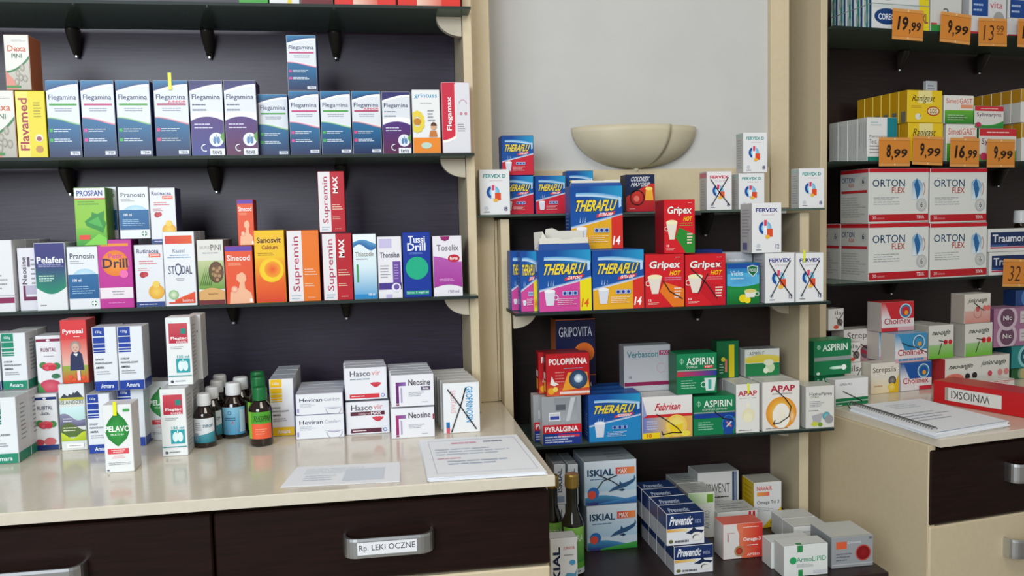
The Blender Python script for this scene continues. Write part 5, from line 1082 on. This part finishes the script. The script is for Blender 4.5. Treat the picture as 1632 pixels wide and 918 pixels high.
xp('e10', X1, X2); xp('e11', X1, X2); sticker('e11', .006, .024, .004, off=-.22)
def flaps(id, side=True):
    it = IT[id]; W, D, H, o = it['W'], it['dep'], it['H'], it['o']; t = .0008
    def fl(name, pts, y0, m, lean, hinge):
        n = len(pts); V = []
        for q in (0, t):
            for x, z in pts: V.append((x, y0+q+lean*z, H+z))
        mkobj(name, V, [list(range(n)), list(range(2*n-1, n-1, -1))]+[[i, i+n, (i+1) % n+n, (i+1) % n] for i in range(n)], m, o)
    w = W/2-.001; BL, WH = M['flapblue'], M['flapwhite']
    h = .020 if side else .010
    fl('lid_flap', [(-w, 0), (w, 0), (w*.95, h*.6), (-w*.97, h*.6)], -D/2+.001, BL, .15, 0)
    fl('lid_flap', [(-w*.95, h*.6), (w*.93, h*.6), (w*.92, h*1.15), (w*.35, h*1.15), (w*.3, h), (-w*.1, h), (-w*.15, h*1.15), (-w*.94, h*1.15)], -D/2+.001-.0003, WH, .15, 0)
    if side:
        fl('lid_flap', [(-w*.1, 0), (w*.9, 0), (w*.9, .036), (-w*.05, .036), (-w*.3, .042), (-w*.56, .040), (-w*.62, .022), (-w*.45, .018)], D/2-.004, WH, .08, 0)
        V = [(-W/2, -D/2+.003, H), (-W/2, D/2-.003, H), (-W/2-.001, D/2-.004, H+.034), (-W/2+.011, -D/2+.012, H+.036), (-W/2+.018, -D/2+.008, H+.022)]
        V += [(x+t, y, z) for x, y, z in V]; n = 5
        mkobj('lid_flap', V, [list(range(n)), list(range(2*n-1, n-1, -1))]+[[i, i+n, (i+1) % n+n, (i+1) % n] for i in range(n)], WH, o)
M['flapblue'] = mat('blue_cardboard', '164a98', .4); M['flapwhite'] = mat('white_cardboard_inside', 'd8d6cc', .7)
flaps('e1'); flaps('e3', False)
# ------------------------------------------------------------------ centre unit, third shelf
GP = 'painkiller cartons on the lowest centre shelf'
def P_(id, a, b, y, des, lab, dep=.05, **k): return C(id, 'C4', a, b, y, dep, des, lab, GP, tn, **k)
P_('o1', 864, 927, 632, 'pyralgina', 'grey carton with red and blue foot, at the left end of lowest glass shelf', dep=.03)
C('o1b', 'C4', 850, 900, 629, .03, 'pyralgina', 'grey carton hidden behind its twin, only the white side in view', GP, tn, dd=.032)
C('o2', 'o1', 870, 940, 563, .03, 'polopiryna', 'red carton with bright bursting disc, front one of the pair', GP, tn)
C('o2b', 'o1', 858, 925, 560, .03, 'polopiryna', 'red carton just behind its twin with the bursting disc', GP, tn, dd=.032)
C('o3', 'C4', 888, 951, 597, .05, 'gripovita', 'dark navy carton underneath its twin in the shade', GP, tn, dd=.10)
C('o4', 'o3', 885, 949, 508, .05, 'gripovita', 'dark navy carton with an orange oval standing tall in the shade', GP, tn)
P_('o5', 938, 1022, 628, 'thera_blue', 'wide all blue flu carton in the middle of the lowest glass shelf', dep=.04)
row('o5', 2, 'wide all blue flu carton', group='all blue flu cartons')
P_('o6', 1023, 1104, 631, 'febrisan', 'white carton with red band and yellow mug right of the blue one', dep=.045)
row('o6', 1, 'white carton with red band and yellow mug', group='red banded mug cartons')
P_('o7', 1105, 1172, 631, 'aspirin_zatoki', 'green carton with a blue head figure, on the lowest glass shelf', dep=.05)
C('o8', ['o6', 'o7'], 1078, 1143, 563, .05, 'aspirin_hot', 'green carton with red and blue band stacked above the blue head one', GP, tn, d=IT['o6']['d'], z=max(IT['o6']['z1'], IT['o7']['z1'])+.0005)
C('o9', ['o6'], 994, 1069, 550, .035, 'verbascon', 'grey white carton with maroon stripe in the shade', GP, tn, d=IT['o6']['d']+.055)
P_('o10', 1173, 1211, 612, 'apap', 'narrow white carton with red lettering and a yellow strip', dep=.07)
row('o10', 1, 'narrow white carton with red lettering', group='narrow white cartons')
P_('o11', 1215, 1275, 608, 'apap_night', 'white carton with orange disc and a black pen curve', dep=.055)
row('o11', 1, 'white carton with orange disc', group='orange disc cartons')
P_('o12', 1284, 1330, 615, 'hemoparen', 'white carton with grey lettering hanging over the right shelf end', dep=.05)
sticker('o10', .002, .022, .004)
C('o13', 'o10', 1142, 1178, 543, .03, 'green_small', 'small dark green carton with yellow stripe stacked at the rear', GP, tn, dd=.075)
C('o14', 'o11', 1187, 1243, 556, .04, 'aspirin_c', 'white and green carton with yellow wave stacked at the rear right', GP, tn, dd=.065)
# ------------------------------------------------------------------ centre unit, base board
GQ = 'cartons on the dark base board'
def Q_(id, a, b, y, yb, dep, des, lab, nm=tn, grp=GQ, **k): return C(id, 'CB', a, b, y, dep, des, lab, grp, nm, yb=yb, **k)
Q_('q1', 935, 1016, 804, 876, .10, 'iskial_green', 'white blue carton with shark and green waves, lower of two')
C('q2', 'q1', 931, 1015, 734, .10, 'iskial', 'white blue carton with shark crossed by pen lines, upper of two', GQ, tn)
Q_('q3', 905, 922, 805, 876, .09, 'iskial_spine', 'narrow white carton behind the oil bottles, lower right one')
C('q4', 'q3', 905, 922, 740, .09, 'iskial_spine', 'narrow white carton behind the oil bottles, upper right one', GQ, tn)
Q_('q5', 883, 902, 805, 876, .09, 'iskial_spine', 'narrow white carton behind the oil bottles, lower left one')
C('q6', 'q5', 883, 902, 740, .09, 'iskial_spine', 'narrow white carton behind the oil bottles, upper left one', GQ, tn)
GO = 'dark oil bottles with gold caps'
bottle('w1', 918, 922, 760, 35, .50, 'cap_gold', 'dark oil bottle with gold cap and green label, right one', GO, glass='dgreen', lab=(.04, .50, lab_oil, '5aa83a'), sup='CB', caph=.12, cap_r=.62, name='oil_bottle')
bottle('w2', 886, 905, 762, 33, .50, 'cap_gold', 'dark oil bottle with gold cap half hidden by the worktop, left one', GO, glass='dgreen', lab=(.04, .50, lab_oil, '5aa83a'), sup='CB', caph=.12, cap_r=.62, name='oil_bottle')
Q_('q7', 877, 921, 858, 945, .035, 'iskial_junior', 'white and blue junior carton cut by the bottom picture edge')
Q_('v1', 1074, 1137, 869, 914, .05, 'preventic', 'flat navy and white carton with dolphin, lower front one')
C('v2', 'v1', 1062, 1123, 817, .05, 'preventic', 'flat navy and white carton with dolphin, upper front one', GQ, tn, dd=.004)
row('v1', 3, 'lower flat navy carton', group='flat navy cartons, lower layer'); row('v2', 3, 'upper flat navy carton', group='flat navy cartons, upper layer')
Q_('v3', 1097, 1140, 785, 858, .07, 'greenwhite', 'white carton with pale green lid behind the navy ones')
row('v3', 1, 'white carton with pale green lid', group='pale green lid cartons')
Q_('v4', 1143, 1208, 815, 858, .07, 'fervent_red', 'grey white carton with two red stripes behind the red one')
C('v5', 'CB', 1112, 1178, 752, .06, 'fervent', 'grey white carton with blue stripes in the rear shade', GQ, tn, d=IT['v4']['d']+.09)
Q_('v6', 1152, 1216, 834, 890, .045, 'omega_red', 'red and orange carton with white left edge')
Q_('v7', 1201, 1246, 768, 841, .06, 'omega_yellow', 'grey and yellow carton standing tall in the rear')
Q_('v8', 1265, 1320, 838, 872, .05, 'white_red', 'low white carton with two red rings behind the green lettered one')
Q_('v9', 1249, 1320, 868, 918, .04, 'armolipid', 'white carton with green ribbon, front one')
C('v9b', 'v9', 1229, 1296, 862, .04, 'armolipid', 'white carton with green ribbon, rear left one', GQ, tn, d=IT['v9']['d']+.042, z=ZBC)
Q_('v10', 1325, 1392, 855, 904, .08, 'grey_red', 'silver grey carton with dark red disc at the right end of base board')
row('v8', 1, 'low white carton with two red rings', group='red ringed cartons')
# ------------------------------------------------------------------ right unit, top shelf
GR1 = 'cartons on the upper right shelf'; cn = 'medicine_carton'
def A_(id, a, b, y, des, lab, dep=.03, **k): return C(id, 'R1', a, b, y, dep, des, lab, GR1, cn, **k)
A_('r1', 1390, 1481, 8, 'corega', 'white toothpaste-like carton with blue oval, lower one on the upper right shelf')
C('r2', 'r1', 1390, 1481, -26, .03, 'corega', 'white carton with blue oval, upper one cut by the top picture edge', GR1, cn)
row('r1', 4, 'lower white carton with blue oval', group='blue oval cartons, lower layer'); row('r2', 4, 'upper white carton with blue oval', group='blue oval cartons, upper layer')
A_('r3', 1483, 1533, -25, 'grey_tall', 'pale grey carton with green foot behind the first price tags')
A_('r4', 1545, 1604, -30, 'vita', 'white carton with blue square on the upper right shelf', dep=.05)
A_('r5', 1606, 1662, -30, 'vita', 'white carton with pink word at the right picture edge, upper shelf', dep=.05, dd=.01)
# ------------------------------------------------------------------ right unit, second shelf
GR2 = 'cartons on the second right shelf'
def B_(id, a, b, y, des, lab, dep=.03, **k): return C(id, 'R2', a, b, y, dep, des, lab, GR2, cn, **k)
B_('s1', 1382, 1430, 187, 'teal_white', 'white carton with teal right edge at the left end of second right shelf', dep=.035)
row('s1', 3, 'white carton with teal edge', group='teal edged cartons')
B_('s2', 1447, 1503, 196, 'ranigast', 'yellow carton with red oval, lower one')
C('s3', 's2', 1446, 1502, 144, .028, 'ranigast', 'yellow carton with red oval, upper one', GR2, cn)
row('s2', 5, 'lower yellow carton', gap=.001, group='yellow cartons, lower layer'); row('s3', 5, 'upper yellow carton', gap=.003, group='yellow cartons, upper layer')
B_('s4', 1508, 1557, 198, 'simetigast', 'white carton with green lower half and red lettering, lower one')
C('s5', 's4', 1505, 1552, 152, .03, 'simetigast', 'white carton with green lower half and red lettering, upper one', GR2, cn)
B_('s6', 1560, 1620, 205, 'sylimaryna', 'white carton with red top band and green foot, lower one')
C('s7', 's6', 1553, 1600, 169, .03, 'sylimaryna', 'white carton with red top band and green foot, upper one', GR2, cn)
B_('s8', 1628, 1690, 196, 'yellow_white', 'ochre and white carton at the right picture edge, lower one')
C('s9', 's8', 1627, 1690, 142, .03, 'yellow_white', 'ochre and white carton at the right picture edge, upper one', GR2, cn)
row('s8', 4, 'lower ochre and white carton', group='ochre cartons, lower layer'); row('s9', 4, 'upper ochre and white carton', group='ochre cartons, upper layer')
C('s10', 's3', 1476, 1494, 129, .012, 'plain', 'small grey white card peeking above the yellow cartons', GR2, cn, dd=.155, z=IT['s3']['z1']-.03)
# ------------------------------------------------------------------ right unit, third shelf
GR3 = 'joint remedy cartons on the third right shelf'
def D_(id, a, b, y, des, lab, dep=.104, **k): return C(id, 'R3', a, b, y, dep, des, lab, GR3, cn, **k)
OL = 'white carton with red bands and blue joint picture, '
D_('j1', 1384, 1480, 355, 'orton', OL+'lower left of the four'); D_('j2', 1482, 1573, 355, 'orton', OL+'lower right of the four')
C('j3', 'j1', 1384, 1480, 268, .104, 'orton', OL+'upper left of the four', GR3, cn); C('j4', 'j2', 1482, 1573, 268, .104, 'orton', OL+'upper right of the four', GR3, cn)
for j in ('j1',): row(j, 1, ('lower' if j == 'j1' else 'upper')+' red banded white carton', group=('lower' if j == 'j1' else 'upper')+' red banded joint cartons')
D_('j5', 1577, 1650, 401, 'traumon', 'white ointment carton with navy panel, lower one', dep=.03); C('j6', 'j5', 1575, 1650, 364, .03, 'traumon', 'white ointment carton with navy panel, upper one', GR3, cn)
bottle('jb', 1640, 436, 335, 26, .6, 'cap_white', 'small bottle with white cap at the right picture edge', 'bottles on the third right shelf', sup='R3', d=1.86, lab=(.1, .5, lab_teal, 'c8682a'))
# price tags
def tg(a, b, y1, y0, z_u, txt, lab, lean=0, hand=False):
    d = 1.741; s = UR.s_at((a+b)/2, d, z_u); return tagobj(UR, s, d, UR.z_at(y0, s, d), UR.z_at(y1, s, d), UR.s_at(b, d, z_u)-UR.s_at(a, d, z_u), txt, lab, lean, hand)
tg(1422, 1471, 15, 64, R1, '19,99', 'orange price tag with five-character price, leftmost on the upper right shelf', .02)
tg(1498, 1546, 21, 69, R1, '9,99', 'slanting orange price tag beside the green-footed grey carton, upper right shelf', .05)
tg(1560, 1605, 29, 74, R1, '13,99', 'lighter orange price tag with thin handwritten 13 99', -.02, True)
tg(1622, 1668, 31, 76, R1, '17,99', 'orange price tag cut by the right picture edge, upper shelf')
tg(1401, 1450, 219, 265, R2, '8,99', 'orange price tag below the teal edged white carton')
tg(1454, 1502, 217, 263, R2, '9,99', 'orange price tag in front of the yellow cartons', .03)
tg(1514, 1560, 220, 266, R2, '16,99', 'orange price tag below the white and green cartons with red lettering', .01)
tg(1573, 1617, 222, 267, R2, '9,99', 'orange price tag rightmost on the second right shelf, below the red topped cartons')
tg(1598, 1650, 413, 457, R3, '32,99', 'orange price tag with handwritten 32 on the third right shelf', .05, True)
# ------------------------------------------------------------------ right worktop
GW = 'throat lozenge cartons on the right worktop'; ln_ = 'lozenge_carton'
def Y_(id, a, b, y, yb, dep, des, lab, nm=ln_, **k): return C(id, 'RC', a, b, y, dep, des, lab, GW, nm, yb=yb, **k)
Y_('z1', 1331, 1384, 603, 646, .03, 'aspirin_pro', 'white carton with green foot on the left corner of the right worktop', tn)
Y_('z2', 1298, 1345, 597, 640, .06, 'aspirin_plain', 'green carton underneath its twin, hidden behind the white ones', tn, d=IT['z1']['d']+.045)
C('z3', 'z2', 1297, 1357, 542, .055, 'aspirin_plain', 'green carton with white comet shape stacked before the right upright', GW, tn, dd=-.01)
Y_('z4', 1388, 1433, 578, 627, .04, 'strepsils_yellow', 'white and yellow lozenge carton on the right worktop')
Y_('z5', 1434, 1485, 577, 622, .05, 'cholinex_navy', 'navy and white lozenge carton with ring, lowest of its stack')
C('z6', 'z5', 1426, 1478, 531, .05, 'cholinex_blue', 'light blue and white lozenge carton with pen stroke, in the middle of its stack', GW, ln_)
C('z7', 'z6', 1404, 1457, 481, .05, 'cholinex_red', 'red and white lozenge carton with ring on top of its stack', GW, ln_, dd=.04)
row('z6', 1, 'light blue and white lozenge carton', group='light blue lozenge cartons', dx=-.004)
C('z8', 'RC', 1346, 1373, 578, .05, 'strepsils_white', 'white lozenge carton below its twin beside the green carton', GW, ln_, d=IT['z4']['d']+.03)
C('z8b', 'z8', 1344, 1372, 546, .05, 'strepsils_white', 'white lozenge carton with grey disc just right of the green carton', GW, ln_)
C('z9', 'RC', 1344, 1402, 577, .05, 'strepsils_pink', 'white and pink lozenge carton hidden under its twin', GW, ln_, d=IT['z4']['d']+.095)
C('z10', 'z9', 1345, 1402, 524, .05, 'strepsils_pink', 'white and pink lozenge carton with pen stroke', GW, ln_)
C('z11', 'z10', 1320, 1345, 492, .04, 'strepsils_white', 'white lozenge carton stacked highest beside the cream upright', GW, ln_, z=IT['z10']['z1']+.0005, dd=.0)
Y_('z12', 1506, 1609, 568, 612, .045, 'neo_long', 'long white and red throat carton behind the red binder', d=IT['z5']['d']+.005)
C('z13', 'z12', 1480, 1520, 518, .05, 'neoangin_green', 'white and green throat carton with red berries, left one', GW, ln_, dd=.01)
C('z14', 'z12', 1538, 1582, 515, .05, 'neoangin_green', 'white and green throat carton with red berries, right one', GW, ln_)
C('z15', 'z14', 1537, 1579, 468, .045, 'juniorangin', 'white and salmon throat carton on top of the green one', GW, ln_)
row('z13', 1, 'white and green throat carton', group='white and green throat cartons', dx=-.01)
Y_('z16', 1561, 1617, 606, 624, .05, 'low_pink', 'low white carton with faint red print behind the binder', d=IT['z12']['d']-.06)
Y_('z17', 1612, 1660, 586, 620, .06, 'tubes_green', 'dark green lozenge pack, lowest at the right picture edge', d=IT['z12']['d']+.004)
C('z17b', 'z17', 1612, 1662, 550, .06, 'tubes_teal', 'teal lozenge pack with pale ring at the right picture edge', GW, ln_, z=IT['z17']['z1']+.0005)
C('z18', 'z17b', 1584, 1652, 490, .06, 'tubes_violet', 'violet lozenge pack with two dark discs at the right picture edge', GW, ln_)
C('z19', 'z18', 1619, 1660, 462, .04, 'blue_box', 'dark blue carton topmost at the right picture edge', GW, ln_, dd=.02)
# spiral notebook with loose papers
NB = [(1491, 690), (1608, 671), (1467, 635), (1355, 647)]
sheet('spiral_notebook', UR, NB, RCZ+.0004, .012, M['paper'], 'spiral notebook with loose printed sheets on the right worktop', 'notebook', pl3, n=5)
nbk = bpy.data.objects['spiral_notebook']
p0 = Vector((*UR.sd(1355, 647, RCZ+.006), 0)); p1 = Vector((*UR.sd(1491, 690, RCZ+.006), 0)); cN = UR.m.inverted()@Vector((nbk.location.x, nbk.location.y, 0))
N_ = 34
dirv = (p1-p0).normalized(); nrm = Vector((-dirv.y, dirv.x, 0))
tor = []
def ringmesh():
    V = []; Fs = []; R_, r_ = .0078, .0011; n, m = 12, 5
    for i in range(n):
        a = 2*math.pi*i/n
        for j in range(m):
            b = 2*math.pi*j/m; rr = R_+r_*math.cos(b); V.append(tuple(nrm*rr*math.cos(a)+dirv*r_*math.sin(b)+Vector((0, 0, rr*math.sin(a)))))
    for i in range(n):
        for j in range(m): Fs.append([i*m+j, ((i+1) % n)*m+j, ((i+1) % n)*m+(j+1) % m, i*m+(j+1) % m])
    return V, Fs
RV, RF = ringmesh(); r0 = None
for i in range(N_):
    p = p0+(p1-p0)*((i+.5)/N_)-cN; loc = (p.x, p.y, .0092)
    if r0 is None: r0 = mkobj('spiral_ring', RV, RF, M['wire'], nbk, loc, smooth=True)
    else:
        q = r0.copy(); COL.objects.link(q); q.location = loc
# red ring binder lying on its side
bz = RCZ; bs0, bd0 = UR.sd(1487, 641, bz); bs1, bd1 = UR.sd(1640, 668, bz)
ang = math.atan2(bd1-bd0, bs1-bs0); Lb = .32; hB = UR.z_at(606, bs0, bd0)-bz
bo = empty('ring_binder', UR.w(bs0, bd0, bz), UR.a+ang); tag(bo, 'red ring binder lying flat with a handwritten spine label upside down', 'binder'); bpy.context.view_layer.update()
def bb(name, x0, x1, y0, y1, z0, z1, m, b=.002):
    V, Fs, A = cbox(x0, x1, y0, y1, z0, z1, b); return mkobj(name, V, Fs, m, bo)
hB = max(.024, min(hB, .06)); print('binder', hB)
bb('cover', 0, Lb, .0032, .08, hB-.003, hB, M['red']); bb('cover', 0, Lb, .0032, .08, .0004, .0034, M['red']); bb('spine', 0, Lb, 0, .003, .0004, hB, M['red'])
bb('paper_block', .006, Lb-.006, .012, .076, .004, hB-.006, M['paper'], .0005)
xl0 = .029; lw = (UR.s_at(1594, (bd0+bd1)/2, bz+.02)-UR.s_at(1511, bd0, bz+.02))/math.cos(ang)*.72; P = Print(lw, .001, hB*.58); P.b = 0
P.r(0, 0, 1, 1, 'd8d8d4'); P.r(0, 0, .06, 1, 'a89890'); P.t('WNIOSKI', .12, .22, .80, .82, '2a2a2c', -.004, rot=180); 
lo = mkobj('spine_label', P.V, P.Fs, M['plabel'], bo, (xl0+lw/2, 0, hB*.2), cols=P.C); lo['label'] = 'white card strip with hand-drawn capitals'
